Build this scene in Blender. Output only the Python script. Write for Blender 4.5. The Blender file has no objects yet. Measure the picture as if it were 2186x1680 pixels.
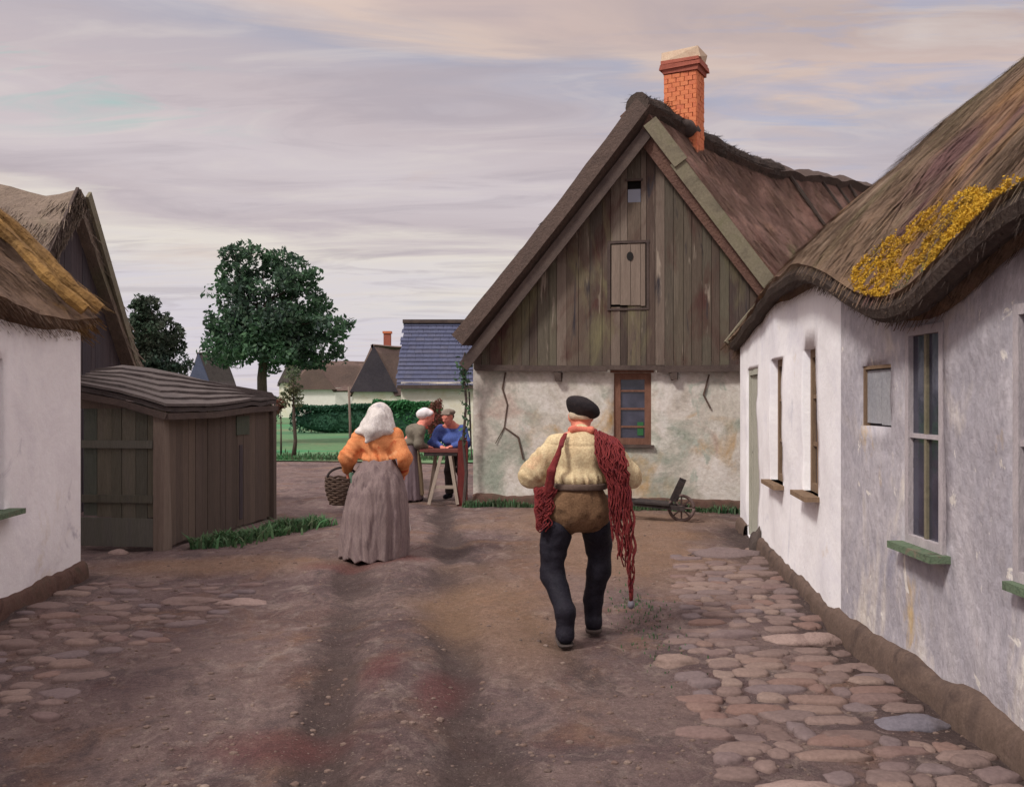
import bpy, math, random
import numpy as np
from mathutils import Vector, noise as mnoise

random.seed(7); rng = np.random.default_rng(7)
S = bpy.context.scene
COL = S.collection
F = 2000.0; CX = 1093.0; HY = 850.0; EYE = 1.65      # focal length, centre and horizon of the picture, eye height
R = math.radians

def at(px, py, d):            # picture point at distance d -> metres
    return ((px-CX)/F*d, d, EYE+(HY-py)/F*d)
def gx(px, d): return (px-CX)/F*d
def gd(py): return EYE*F/(py-HY)
def lin(c):
    c = c/255.0
    return c/12.92 if c <= 0.04045 else ((c+0.055)/1.055)**2.4
def rgb(r, g, b, k=1.0): return (lin(r)*k, lin(g)*k, lin(b)*k, 1)

# ------------------------------------------------------------------ noise on arrays
def _h(i, j, k):
    n = (i*374761393 + j*668265263 + k*2147483647) & 0xffffffff
    n = ((n ^ (n >> 13))*1274126177) & 0xffffffff
    return ((n ^ (n >> 16)) & 0xffff)/65535.0
def vnoise(x, y, z=0.0):
    x, y, z = np.broadcast_arrays(np.asarray(x, float), np.asarray(y, float), np.asarray(z, float))
    xi = np.floor(x).astype(np.int64); yi = np.floor(y).astype(np.int64); zi = np.floor(z).astype(np.int64)
    fx, fy, fz = x-xi, y-yi, z-zi
    fx = fx*fx*(3-2*fx); fy = fy*fy*(3-2*fy); fz = fz*fz*(3-2*fz)
    r = 0
    for a in (0, 1):
        for b in (0, 1):
            for c in (0, 1):
                w = (fx if a else 1-fx)*(fy if b else 1-fy)*(fz if c else 1-fz)
                r = r + w*_h(xi+a, yi+b, zi+c)
    return r*2-1
def fbm(x, y, z=0.0, o=3):
    r = 0; a = 1.0; f = 1.0
    for _ in range(o):
        r = r+a*vnoise(np.asarray(x)*f+7.1*f, np.asarray(y)*f+3.3, np.asarray(z)*f); a *= .5; f *= 2.03
    return r

# ------------------------------------------------------------------ objects
OFF = {}
def thing(name, label, cat, loc, group=None):
    o = bpy.data.objects.new(name, None); COL.objects.link(o)
    o.location = loc; o.empty_display_size = .2
    o['label'] = label; o['category'] = cat
    if group: o['group'] = group
    OFF[o.name] = Vector(loc)
    return o
def tag(o, label=None, cat=None, group=None, kind=None):
    if label: o['label'] = label
    if cat: o['category'] = cat
    if group: o['group'] = group
    if kind: o['kind'] = kind
    return o
def mesh(name, V, Fc, mat, parent=None, smooth=False, rnd=None, attrs=None, loc=None):
    """world-space vertices; linked as ONE object, under its parent if any"""
    V = np.asarray(V, float).reshape(-1, 3)
    off = OFF[parent.name] if parent else Vector(loc or (0, 0, 0))
    V = V-np.array(off)
    me = bpy.data.meshes.new(name)
    me.from_pydata(V.tolist(), [], Fc if isinstance(Fc, list) else Fc.tolist())
    if smooth: me.polygons.foreach_set('use_smooth', [True]*len(me.polygons))
    if rnd is not None:
        a = me.attributes.new('rnd', 'FLOAT', 'POINT'); a.data.foreach_set('value', np.asarray(rnd, np.float32))
    for k, v in (attrs or {}).items():
        a = me.attributes.new(k, 'FLOAT', 'POINT'); a.data.foreach_set('value', np.asarray(v, np.float32))
    me.materials.append(mat); me.update()
    o = bpy.data.objects.new(name, me); COL.objects.link(o)
    if parent: o.parent = parent
    else: o.location = off
    OFF[o.name] = off
    return o

class MB:
    """collects shapes into one mesh, with one random value per shape"""
    def __init__(s): s.v = []; s.f = []; s.r = []
    def add(s, V, Fc, r=None):
        n = len(s.v); r = random.random() if r is None else r
        s.v += [tuple(p) for p in V]; s.r += [r]*len(V)
        s.f += [tuple(i+n for i in f) for f in Fc]
    def box(s, c, sz, ax=None, r=None, jit=0):
        ax = ax or ((1,0,0),(0,1,0),(0,0,1)); c = np.array(c, float); A = np.array(ax, float)
        V = []
        for dz in (-.5, .5):
            for dx, dy in ((-.5,-.5),(.5,-.5),(.5,.5),(-.5,.5)):
                V.append(c+A[0]*dx*sz[0]+A[1]*dy*sz[1]+A[2]*dz*sz[2]+(rng.normal(0, jit, 3) if jit else 0))
        s.add(V, [(3,2,1,0),(4,5,6,7),(0,1,5,4),(1,2,6,5),(2,3,7,6),(3,0,4,7)], r)
    def beam(s, a, b, w, h, up=(0,0,1), r=None):
        a = Vector(a); b = Vector(b); d = (b-a); L = d.length; d.normalize()
        x = d.cross(Vector(up))
        if x.length < 1e-4: x = d.cross(Vector((0, 1, 0)))
        x.normalize(); z = x.cross(d)
        s.box((a+b)/2, (L, w, h), (d, x, z), r)
    def prism(s, poly, n, depth, r=None):
        n = np.array(n, float); m = len(poly); P = [np.array(p, float) for p in poly]
        V = P+[p-n*depth for p in P]
        Fc = [tuple(range(m)), tuple(reversed(range(m, 2*m)))]+[((i+1) % m, i, i+m, (i+1) % m+m) for i in range(m)]
        s.add(V, Fc, r)
    def tube(s, pts, rad, seg=8, r=None):
        pts = [Vector(p) for p in pts]; m = len(pts)
        rad = rad if hasattr(rad, '__len__') else [rad]*m
        V = []; Fc = []; prev = None
        for i, p in enumerate(pts):
            d = (pts[min(i+1, m-1)]-pts[max(i-1, 0)]).normalized()
            x = prev-d*prev.dot(d) if prev else d.cross(Vector((0.13, .31, .94)))
            if x.length < 1e-4: x = d.cross(Vector((1, 0, 0)))
            x.normalize(); prev = x; y = d.cross(x)
            for k in range(seg):
                t = 2*math.pi*k/seg; V.append(p+(x*math.cos(t)+y*math.sin(t))*rad[i])
        for i in range(m-1):
            for k in range(seg):
                a = i*seg+k; b = i*seg+(k+1) % seg; Fc.append((a, b, b+seg, a+seg))
        Fc.append(tuple(reversed(range(seg)))); Fc.append(tuple(range((m-1)*seg, m*seg)))
        s.add(V, Fc, r)
    def ball(s, c, rad, seed=0, lump=.15, n=10, flat_r=None, rot=0):
        V = []; Fc = []; c = np.array(c); k = n*2
        ca, sa = math.cos(rot), math.sin(rot)
        for i in range(n+1):
            th = math.pi*i/n
            for j in range(k):
                ph = 2*math.pi*j/k
                d = np.array([math.sin(th)*math.cos(ph), math.sin(th)*math.sin(ph), math.cos(th)])
                q = 1+lump*mnoise.noise(Vector(d*1.6+seed*3.7))+lump*.4*mnoise.noise(Vector(d*4+seed))
                p = d*np.array(rad)*q
                V.append(c+np.array([p[0]*ca-p[1]*sa, p[0]*sa+p[1]*ca, p[2]]))
        for i in range(n):
            for j in range(k):
                a = i*k+j; b = i*k+(j+1) % k; Fc.append((a, a+k, b+k, b))
        s.add(V, Fc, flat_r)
    def build(s, name, mat, parent=None, smooth=False, loc=None):
        return mesh(name, s.v, s.f, mat, parent, smooth, s.r, loc=loc)

# ------------------------------------------------------------------ materials
def new_mat(name):
    m = bpy.data.materials.new(name); m.use_nodes = True
    nt = m.node_tree; nt.nodes.clear()
    out = nt.nodes.new('ShaderNodeOutputMaterial'); b = nt.nodes.new('ShaderNodeBsdfPrincipled')
    nt.links.new(b.outputs[0], out.inputs[0])
    return m, nt, b
def N(nt, t, **kw):
    n = nt.nodes.new(t)
    for k, v in kw.items(): setattr(n, k, v)
    return n
def ramp(nt, fac, cols):
    n = N(nt, 'ShaderNodeValToRGB'); e = n.color_ramp.elements
    while len(e) < len(cols): e.new(.5)
    for i, c in enumerate(cols):
        p, c = c if isinstance(c, tuple) and len(c) == 2 else (i/(max(1, len(cols)-1)), c)
        e[i].position = p; e[i].color = c
    nt.links.new(fac, n.inputs[0]); return n.outputs[0]
def noise(nt, vec, scale, detail=6, rough=.6, dist=0.0):
    n = N(nt, 'ShaderNodeTexNoise'); n.inputs['Scale'].default_value = scale; n.inputs['Detail'].default_value = detail
    n.inputs['Roughness'].default_value = rough; n.inputs['Distortion'].default_value = dist
    nt.links.new(vec, n.inputs['Vector']); return n.outputs[0]
def coords(nt, scale=(1,1,1)):
    g = N(nt, 'ShaderNodeNewGeometry'); mp = N(nt, 'ShaderNodeMapping'); mp.inputs['Scale'].default_value = scale
    nt.links.new(g.outputs['Position'], mp.inputs['Vector']); return mp.outputs[0]
def mix(nt, f, a, b, mode='MIX'):
    n = N(nt, 'ShaderNodeMix', data_type='RGBA', blend_type=mode)
    for s_, v in ((n.inputs[0], f), (n.inputs[6], a), (n.inputs[7], b)):
        if hasattr(v, 'is_output'): nt.links.new(v, s_)
        else: s_.default_value = v
    return n.outputs[2]
def mrange(nt, v, a, b, c=0.0, d=1.0):
    n = N(nt, 'ShaderNodeMapRange'); n.inputs[1].default_value = a; n.inputs[2].default_value = b
    n.inputs[3].default_value = c; n.inputs[4].default_value = d; nt.links.new(v, n.inputs[0]); return n.outputs[0]
def attr(nt, name):
    n = N(nt, 'ShaderNodeAttribute', attribute_name=name); return n.outputs['Fac']
def bump(nt, bsdf, h, strength=.4, dist=.02):
    n = N(nt, 'ShaderNodeBump'); n.inputs['Strength'].default_value = strength; n.inputs['Distance'].default_value = dist
    nt.links.new(h, n.inputs['Height']); nt.links.new(n.outputs[0], bsdf.inputs['Normal'])

def M(name, cols, scale=2.0, stretch=(1,1,1), rough=.9, bumps=.4, bscale=30, bdist=.015, stains=(), rnd=0.0, rcols=None,
      dist=.6, spec=.2, fine=.25):
    """layered noise colours; stains = [(colour, scale, threshold, softness, stretch)]; rnd = strength of the per-piece colour"""
    m, nt, b = new_mat(name)
    v = coords(nt, stretch)
    f = noise(nt, v, scale, 7, .62, dist)
    n_ = len(cols)
    c = ramp(nt, f, [(.3+.4*i/max(1, n_-1), k) for i, k in enumerate(cols)])
    if rnd:
        rc = ramp(nt, attr(nt, 'rnd'), rcols or cols); c = mix(nt, rnd, c, rc)
    for k, (sc, s_, th, so, st) in enumerate(stains):
        f2 = noise(nt, coords(nt, st), s_, 5, .6, .8)
        c = mix(nt, mrange(nt, f2, th, th+so), c, sc)
    if fine:
        f3 = noise(nt, v, scale*14, 4, .7)
        c = mix(nt, fine, c, ramp(nt, f3, [(.3, (.25,.25,.25,1)), (.7, (1.0,1.0,1.0,1))]), 'OVERLAY')
    nt.links.new(c, b.inputs['Base Color'])
    b.inputs['Roughness'].default_value = rough
    b.inputs['Specular IOR Level'].default_value = spec
    if bumps: bump(nt, b, noise(nt, v, bscale, 6, .65), bumps, bdist)
    return m

WOODST = (9, 9, .7)
mt = {}
mt['board'] = M('weathered_boards', [rgb(58,50,48), rgb(93,84,77), rgb(72,65,61), rgb(112,102,94)], 1.6, (5,5,.35), bscale=8,
    bumps=.7, bdist=.012, rnd=.6, rcols=[rgb(66,54,50), rgb(110,96,84), rgb(90,84,72), rgb(142,128,116), rgb(84,66,60), rgb(104,100,84), rgb(74,62,60)],
    stains=[(rgb(78,54,50), 1.0, .52, .16, (1.4,1.4,.7)), (rgb(112,106,82), .8, .56, .12, (1.4,1.4,.5)), (rgb(146,134,122), 1.6, .62, .06, (4,4,.35)), (rgb(58,54,58), 1.6, .62, .08, (3.5,3.5,.4))])
mt['board_light'] = M('bleached_boards', [rgb(108,95,86), rgb(136,122,111)], 1.5, (8,8,.5), bumps=.6, bscale=8, rnd=.4)
mt['barge'] = M('mossy_grey_board', [rgb(98,92,80), rgb(122,115,98), rgb(108,105,84)], 2.5, bscale=30)
mt['barge_dark'] = M('tarred_board', [rgb(70,60,58), rgb(92,80,74)], 3)
mt['barn_board'] = M('tarred_barn_boards', [rgb(58,52,58), rgb(82,74,78), rgb(66,58,62)], 1.5, (7,7,.5), bumps=.5, bscale=8, rnd=.5,
    rcols=[rgb(54,50,56), rgb(78,68,70), rgb(64,60,66)])
mt['shed_board'] = M('grey_brown_boards', [rgb(74,66,60), rgb(98,86,78), rgb(84,75,71)], 1.4, (7,7,.5), bumps=.6, bscale=8, rnd=.55,
    rcols=[rgb(70,62,56), rgb(94,82,75), rgb(112,98,88), rgb(82,71,67)])
mt['shed_door'] = M('green_grey_boards', [rgb(72,76,68), rgb(92,94,84), rgb(84,84,84)], 1.4, (7,7,.5), bumps=.6, bscale=8, rnd=.6,
    rcols=[rgb(68,76,62), rgb(96,98,98), rgb(110,98,80), rgb(74,72,66)])
mt['shed_roof'] = M('felted_roof', [rgb(68,62,62), rgb(96,88,86), rgb(80,73,72)], 2.2, rnd=.4, rcols=[rgb(66,60,60), rgb(92,84,82), rgb(80,73,72)], bumps=.6, bscale=14, bdist=.03)
mt['plaster'] = M('old_limewash', [rgb(168,160,150), rgb(206,198,189), rgb(184,178,168), rgb(216,210,203)], 1.3, bscale=10, bumps=.6, bdist=.025,
    stains=[(rgb(178,146,100), 1.0, .55, .12, (1,1,.9)), (rgb(148,154,142), .8, .5, .16, (1,1,1.4)), (rgb(172,152,142), 1.5, .6, .14, (1,1,1)),
            (rgb(222,216,211), .9, .55, .16, (1,1,.9)), (rgb(170,174,164), 2.4, .6, .06, (1,1,.6))])
mt['white'] = M('white_limewash', [rgb(236,233,237), rgb(246,244,247), rgb(230,228,236)], 1.1, bscale=12, bumps=.5, bdist=.015,
    stains=[(rgb(206,188,160), 1.0, .63, .16, (1,1,1)), (rgb(190,192,206), 1.3, .62, .16, (1.4,1.4,.5))])
mt['white_left'] = M('white_limewash_worn', [rgb(236,231,234), rgb(246,242,243), rgb(228,223,228)], 1.1, bscale=12, bumps=.5, bdist=.015,
    stains=[(rgb(206,188,158), .8, .57, .16, (1,1,1.2)), (rgb(186,180,190), 1.6, .62, .12, (1,1,1))])
mt['wall_in_shade'] = M('shaded_limewash', [rgb(148,146,158), rgb(182,177,182), rgb(164,160,168), rgb(194,187,186)], 1.0, (1.3,1.3,.8), bscale=12, bumps=.7, bdist=.025,
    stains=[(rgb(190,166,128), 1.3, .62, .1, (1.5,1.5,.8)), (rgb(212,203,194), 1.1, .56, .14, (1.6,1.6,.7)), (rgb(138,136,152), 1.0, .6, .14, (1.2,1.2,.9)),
            (rgb(164,144,138), 1.6, .64, .1, (1,1,1)), (rgb(220,214,208), 4.5, .64, .04, (1.4,1.4,1))])  # shade on the near facade is painted in as grey-lilac, with ochre stains
mt['plinth'] = M('dark_tarred_plinth', [rgb(74,62,58), rgb(98,82,74), rgb(84,70,62)], 4, bscale=14, bumps=.7)
mt['plinth_red'] = M('earth_splashed_plinth', [rgb(66,48,44), rgb(92,70,62), rgb(74,64,54)], 5, bscale=14, bumps=.7)
mt['frame_brown'] = M('brown_painted_wood', [rgb(104,74,62), rgb(126,92,78)], 5, (3,3,.8))
mt['frame_grey'] = M('chalky_white_frame', [rgb(160,153,158), rgb(184,176,178)], 4, (3,3,.8))
mt['frame_red'] = M('dark_red_wood', [rgb(92,42,42), rgb(122,58,54)], 4, (4,4,.8))
mt['sill_green'] = M('green_painted_sill', [rgb(74,92,74), rgb(104,120,98), rgb(86,98,82)], 9, (2,2,2), bumps=.8, bscale=14, stains=[(rgb(120,112,98), 7, .58, .08, (1,1,1)), (rgb(66,70,60), 5, .6, .1, (1,1,1))])
mt['door_pale'] = M('pale_grey_green_door', [rgb(160,160,148), rgb(182,180,168)], 3, (6,6,.6))
mt['brown_reveal'] = M('brown_shutter_wood', [rgb(112,92,76), rgb(140,118,96)], 4, (5,5,.6))
mt['cham_grey'] = M('grey_shutter', [rgb(138,140,148), rgb(156,156,160)], 3)
mt['iron'] = M('dark_iron', [rgb(40,38,40), rgb(62,56,54)], 8, rough=.6)
def thatch_mat(name, cols, scale, rc, stains=()):
    return M(name, cols, scale, (1,1,1), bscale=26, bumps=.8, bdist=.04, rnd=.4, rcols=rc, stains=stains)
mt['thatch'] = thatch_mat('old_thatch', [rgb(92,72,66), rgb(122,96,84), rgb(106,84,76), rgb(140,110,92)], 1.1,
    [rgb(84,66,60), rgb(126,98,84), rgb(112,82,74), rgb(148,122,98), rgb(96,80,66)], [(rgb(108,78,68), .7, .56, .14, (1,1,1)), (rgb(112,104,76), .6, .62, .1, (1,1,1))])
mt['thatch_r'] = thatch_mat('weathered_thatch', [rgb(90,74,64), rgb(118,98,82), rgb(104,86,72), rgb(136,112,90)], .9,
    [rgb(80,66,58), rgb(122,100,82), rgb(104,84,68), rgb(150,126,96), rgb(92,76,68)],
    [(rgb(104,92,70), .8, .56, .14, (.5,1.6,.5)), (rgb(138,106,76), .9, .56, .12, (.5,1.7,.5)), (rgb(98,72,70), 1.0, .58, .12, (.5,1.5,.5)), (rgb(138,124,106), 1.2, .6, .12, (.4,1.8,.4))])
mt['thatch_l'] = thatch_mat('ochre_thatch', [rgb(84,70,62), rgb(116,95,78), rgb(98,80,70)], 1.4,
    [rgb(74,62,55), rgb(118,94,72), rgb(102,82,68), rgb(140,110,74)], [(rgb(150,116,68), .8, .6, .1, (1.4,.5,1.4)), (rgb(88,92,64), .9, .65, .1, (1,1,1))])
mt['ochre_straw'] = thatch_mat('ochre_straw', [rgb(132,102,64), rgb(156,122,72), rgb(112,90,66)], 1.4, [rgb(112,86,60), rgb(166,128,74), rgb(136,108,68)])
mt['thatch_b'] = thatch_mat('grey_thatch', [rgb(98,88,80), rgb(128,114,102), rgb(110,98,92)], 1.1,
    [rgb(88,78,72), rgb(132,116,102), rgb(118,104,92), rgb(150,132,110)], [(rgb(108,106,84), .6, .56, .14, (1,1,1))])
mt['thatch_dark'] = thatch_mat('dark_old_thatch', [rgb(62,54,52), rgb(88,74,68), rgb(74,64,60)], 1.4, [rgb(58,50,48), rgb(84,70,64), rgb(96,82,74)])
mt['thatch_lip'] = M('dark_thatch_edge', [rgb(54,48,48), rgb(78,66,60), rgb(62,56,52)], 3, bscale=30, bumps=.8, bdist=.04, rnd=.4)
mt['moss'] = M('yellow_moss', [rgb(186,144,48), rgb(216,174,58), rgb(166,130,52), rgb(140,142,60)], 3.2, bscale=40, bumps=.8, rnd=.3,
    rcols=[rgb(176,128,40), rgb(220,176,64), rgb(150,122,52), rgb(200,152,48)])
mt['brick'] = M('orange_brick', [rgb(196,112,82), rgb(214,130,90), rgb(188,100,82)], 3, bscale=20, bumps=.5, rnd=.35,
    rcols=[rgb(178,92,76), rgb(214,128,88), rgb(204,114,80), rgb(222,142,98)])
mt['mortar'] = M('chimney_mortar', [rgb(180,104,80), rgb(196,118,88)], 8)
mt['brick_cap'] = M('dark_red_brick', [rgb(142,80,68), rgb(166,98,82)], 4, rnd=.4)
mt['cap_stone'] = M('pale_cap_mortar', [rgb(190,164,142), rgb(206,184,160)], 4)
mt['slate'] = M('blue_slate', [rgb(72,76,100), rgb(88,92,114), rgb(80,82,100)], .8, bscale=10, rnd=.5, rcols=[rgb(68,72,96), rgb(76,80,102), rgb(72,76,100), rgb(80,80,94)])
mt['farroof'] = M('brown_far_roof', [rgb(94,80,76), rgb(114,95,88)], .8)
mt['farroof_dark'] = M('dark_far_boards', [rgb(56,52,60), rgb(72,66,72)], .8)
mt['farwhite'] = M('far_white_wall', [rgb(226,222,214), rgb(236,232,226)], .6)
mt['farcream'] = M('cream_wall', [rgb(214,200,168), rgb(232,226,212), rgb(226,218,204)], .5, stains=[(rgb(196,176,136), .5, .6, .1, (1,1,2))])
mt['bark'] = M('bark', [rgb(66,58,54), rgb(92,80,72)], 5, (3,3,.6), bumps=.9, bscale=12)
def leaf_mat(name, cols, tr=.25):
    m, nt, b = new_mat(name)
    c = ramp(nt, attr(nt, 'rnd'), cols)
    f = noise(nt, coords(nt), .7, 4, .6)
    c = mix(nt, .55, c, ramp(nt, f, [(.38, cols[0]), (.5, cols[2 % len(cols)]), (.62, cols[1])]))
    nt.links.new(c, b.inputs['Base Color']); b.inputs['Roughness'].default_value = .7
    b.inputs['Specular IOR Level'].default_value = .25
    t = N(nt, 'ShaderNodeBsdfTranslucent'); nt.links.new(c, t.inputs[0])
    mx = N(nt, 'ShaderNodeMixShader'); mx.inputs[0].default_value = tr
    out = [n for n in nt.nodes if n.type == 'OUTPUT_MATERIAL'][0]
    nt.links.new(b.outputs[0], mx.inputs[1]); nt.links.new(t.outputs[0], mx.inputs[2]); nt.links.new(mx.outputs[0], out.inputs[0])
    return m
mt['leaf'] = leaf_mat('tree_leaves', [rgb(64,74,76), rgb(74,110,78), rgb(66,86,74), rgb(100,140,96), rgb(90,96,82)])
mt['leaf2'] = leaf_mat('bush_leaves', [rgb(44,62,58), rgb(60,86,66), rgb(76,80,68), rgb(66,96,72)])
mt['leaf_hedge'] = leaf_mat('hedge_leaves', [rgb(38,70,62), rgb(48,88,70), rgb(62,104,78)])
mt['leaf_bright'] = leaf_mat('bright_hedge_leaves', [rgb(54,108,70), rgb(74,136,84), rgb(62,118,76)])
mt['leaf_red'] = leaf_mat('red_leaves', [rgb(112,62,58), rgb(130,78,68), rgb(96,72,56)])
mt['leaf_olive'] = leaf_mat('olive_leaves', [rgb(92,92,66), rgb(112,116,82), rgb(84,104,84)])
mt['grass'] = leaf_mat('grass_blades', [rgb(60,92,66), rgb(66,128,80), rgb(98,108,82), rgb(84,98,78)], .3)
mt['stone'] = M('field_stone', [rgb(104,86,83), rgb(128,110,104), rgb(114,98,94)], 3, bscale=24, bumps=.6, rnd=.6,
    rcols=[rgb(94,77,74), rgb(124,105,99), rgb(108,91,87), rgb(102,93,98), rgb(116,88,79), rgb(134,117,108)])
mt['stone_pale'] = M('pale_stone', [rgb(120,101,96), rgb(148,128,121), rgb(134,114,108)], 5, bscale=24, bumps=.9)
mt['stone_blue'] = M('blue_grey_stone', [rgb(90,86,94), rgb(110,105,113), rgb(98,90,93)], 4, bscale=24, bumps=.6)
mt['stone_dark'] = M('dark_stone', [rgb(66,58,56), rgb(88,78,74)], 4, bscale=24, bumps=.6)
mt['gravel'] = M('gravel', [rgb(100,84,78), rgb(122,106,98)], 6, rnd=.7, rcols=[rgb(76,64,60), rgb(116,99,91), rgb(98,78,70), rgb(138,122,112)])

mt['grass_bright'] = leaf_mat('bright_grass', [rgb(66,100,70), rgb(76,140,86), rgb(98,122,86), rgb(80,108,80), rgb(110,104,86)], .3)
m, nt, b = new_mat('old_window_glass')
b.inputs['Base Color'].default_value = rgb(40,40,52); b.inputs['Roughness'].default_value = .12; b.inputs['Specular IOR Level'].default_value = .6
f = noise(nt, coords(nt), 3, 3, .5)
nt.links.new(ramp(nt, f, [(.35, rgb(36,38,50)), (.65, rgb(70,70,86))]), b.inputs['Base Color'])
bump(nt, b, noise(nt, coords(nt), 6, 2, .5), .15, .02)
mt['glass'] = m
m, nt, b = new_mat('sky_lit_glass')
b.inputs['Base Color'].default_value = rgb(120,122,138); b.inputs['Roughness'].default_value = .15; b.inputs['Specular IOR Level'].default_value = .8
mt['glass_pale'] = m
m, nt, b = new_mat('dark_interior'); b.inputs['Base Color'].default_value = (.015,.013,.013,1); b.inputs['Roughness'].default_value = 1
mt['void'] = m

def cloth(name, cols, scale=6, stretch=(1,1,1), bumps=.5, rough=.95, stains=()):
    return M(name, cols, scale, stretch, rough, bumps, 90, .01, stains=stains, fine=.42, spec=.1)
mt['skin'] = cloth('weathered_skin', [rgb(206,120,100), rgb(222,144,122)], 14, bumps=.15, rough=.6)
mt['skin_pale'] = cloth('ruddy_skin', [rgb(210,124,110), rgb(224,146,130)], 14, bumps=.15, rough=.6)
mt['shirt'] = cloth('cream_wool_shirt', [rgb(176,154,120), rgb(204,184,148), rgb(188,168,132)], 5, stains=[(rgb(180,150,120), 4, .6, .15, (1,1,1))])
mt['trouser'] = cloth('brown_moleskin', [rgb(78,60,46), rgb(118,92,70), rgb(96,74,56)], 6, stains=[(rgb(66,52,44), 5, .56, .12, (1,1,.7)), (rgb(132,108,86), 6, .6, .1, (1,1,.6))])
mt['boot'] = cloth('navy_leather', [rgb(24,24,32), rgb(38,36,44), rgb(30,30,38)], 6, rough=.6)
mt['cap'] = cloth('black_wool_cap', [rgb(32,30,34), rgb(52,46,46)], 12)
mt['hair_grey'] = cloth('grey_hair', [rgb(180,164,142), rgb(200,186,164)], 40)
mt['hair_brown'] = cloth('brown_hair', [rgb(92,78,70), rgb(112,96,84)], 40)
mt['net'] = cloth('red_brown_net', [rgb(88,40,44), rgb(126,54,54), rgb(104,48,54)], 14, bumps=.9)
mt['kerchief'] = cloth('white_kerchief', [rgb(168,162,162), rgb(206,198,192), rgb(186,180,178)], 7, stains=[(rgb(150,150,158), 6, .56, .14, (1,1,1))])
mt['jacket'] = cloth('orange_jacket', [rgb(190,108,66), rgb(216,140,94), rgb(204,124,78)], 6, stains=[(rgb(178,80,54), 6, .57, .12, (1,1,1)), (rgb(222,160,116), 7, .6, .1, (1,1,.6))])
mt['skirt'] = cloth('lilac_grey_skirt', [rgb(96,82,84), rgb(132,116,114), rgb(112,96,98)], 4, (4,4,.6))
mt['skirt2'] = cloth('purple_grey_skirt', [rgb(108,94,100), rgb(128,112,116)], 6, (4,4,.6))
mt['apron'] = cloth('ochre_apron', [rgb(146,130,104), rgb(168,152,126)], 6, (4,4,.6))
mt['shawl'] = cloth('grey_brown_jacket', [rgb(104,98,88), rgb(126,118,106)], 6)
mt['whitecap'] = cloth('white_bonnet', [rgb(216,208,212), rgb(232,226,228)], 8)
mt['blue'] = cloth('blue_smock', [rgb(54,70,138), rgb(80,98,158), rgb(66,84,148)], 5)
mt['greycap'] = cloth('grey_brown_cap', [rgb(116,106,98), rgb(136,124,114)], 10)
mt['dark_trouser'] = cloth('dark_trousers', [rgb(60,54,54), rgb(78,70,68)], 6)
mt['wicker'] = M('dark_wicker', [rgb(66,54,48), rgb(96,78,67)], 12, rnd=.5, bscale=40)
mt['greencloth'] = cloth('green_cloth', [rgb(70,96,82), rgb(88,112,96)], 8)
mt['tabletop'] = M('dark_red_tabletop', [rgb(104,62,60), rgb(128,78,72)], 6, (.8,4,4))
mt['leg_wood'] = M('pale_table_legs', [rgb(152,138,126), rgb(178,164,150)], 5, (5,5,.6))
mt['dark_wood'] = M('blackened_wood', [rgb(46,42,44), rgb(70,62,60)], 6, (2,2,2))
mt['wheel_wood'] = M('grey_wheel_wood', [rgb(88,74,72), rgb(120,102,98)], 7)

# ================================================================== camera, light, sky
cam = bpy.data.cameras.new('camera'); co = bpy.data.objects.new('camera', cam); COL.objects.link(co)
co.location = (0, 0, EYE); co.rotation_euler = (R(90), 0, 0)
cam.lens = 36*F/2186; cam.sensor_width = 36; cam.shift_y = 10/2186; cam.clip_end = 3000; cam.clip_start = .05
S.camera = co
SUN_EL, SUN_AZ = R(48), R(232)                   # azimuth clockwise from +y (the way the camera looks)
sl = bpy.data.lights.new('sun', 'SUN'); so = bpy.data.objects.new('sun', sl); COL.objects.link(so)
sl.energy = 2.3; sl.angle = R(10); sl.color = (1, .95, .88)
sd = Vector((math.sin(SUN_AZ)*math.cos(SUN_EL), math.cos(SUN_AZ)*math.cos(SUN_EL), math.sin(SUN_EL)))
so.rotation_euler = sd.to_track_quat('Z', 'Y').to_euler(); so.location = sd*60
W = bpy.data.worlds.new('World'); S.world = W; W.use_nodes = True
nt = W.node_tree; bg = nt.nodes['Background']; bg.inputs[1].default_value = .1
sky = N(nt, 'ShaderNodeTexSky', sky_type='NISHITA', sun_disc=False, sun_elevation=SUN_EL, sun_rotation=SUN_AZ)
tc = N(nt, 'ShaderNodeTexCoord'); sep = N(nt, 'ShaderNodeSeparateXYZ'); nt.links.new(tc.outputs['Generated'], sep.inputs[0])
def mth(op, a, b=None, c=None):
    n = N(nt, 'ShaderNodeMath', operation=op)
    for i, v in enumerate((a, b, c)):
        if v is None: continue
        if hasattr(v, 'is_output'): nt.links.new(v, n.inputs[i])
        else: n.inputs[i].default_value = v
    return n.outputs[0]
zc = mth('MAXIMUM', sep.outputs[2], 0.0)
den = mth('ADD', zc, .10)
cv = N(nt, 'ShaderNodeCombineXYZ')                # directions projected on a flat cloud deck
nt.links.new(mth('DIVIDE', sep.outputs[0], den), cv.inputs[0]); nt.links.new(mth('DIVIDE', sep.outputs[1], den), cv.inputs[1])
mp = N(nt, 'ShaderNodeMapping'); mp.inputs['Rotation'].default_value = (0, 0, R(-14)); mp.inputs['Scale'].default_value = (.55, 1.5, 1)
nt.links.new(cv.outputs[0], mp.inputs[0])
n1 = noise(nt, mp.outputs[0], 1.2, 6, .58, .8); n2 = noise(nt, mp.outputs[0], 2.2, 6, .58, 1.2); n3 = noise(nt, mp.outputs[0], 1.0, 5, .6, .8)
e = mth('ADD', zc, mth('MULTIPLY', sep.outputs[0], .12))
e = mth('ADD', e, mth('MULTIPLY', mth('SUBTRACT', n1, .5), .16))
K = 10
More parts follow.
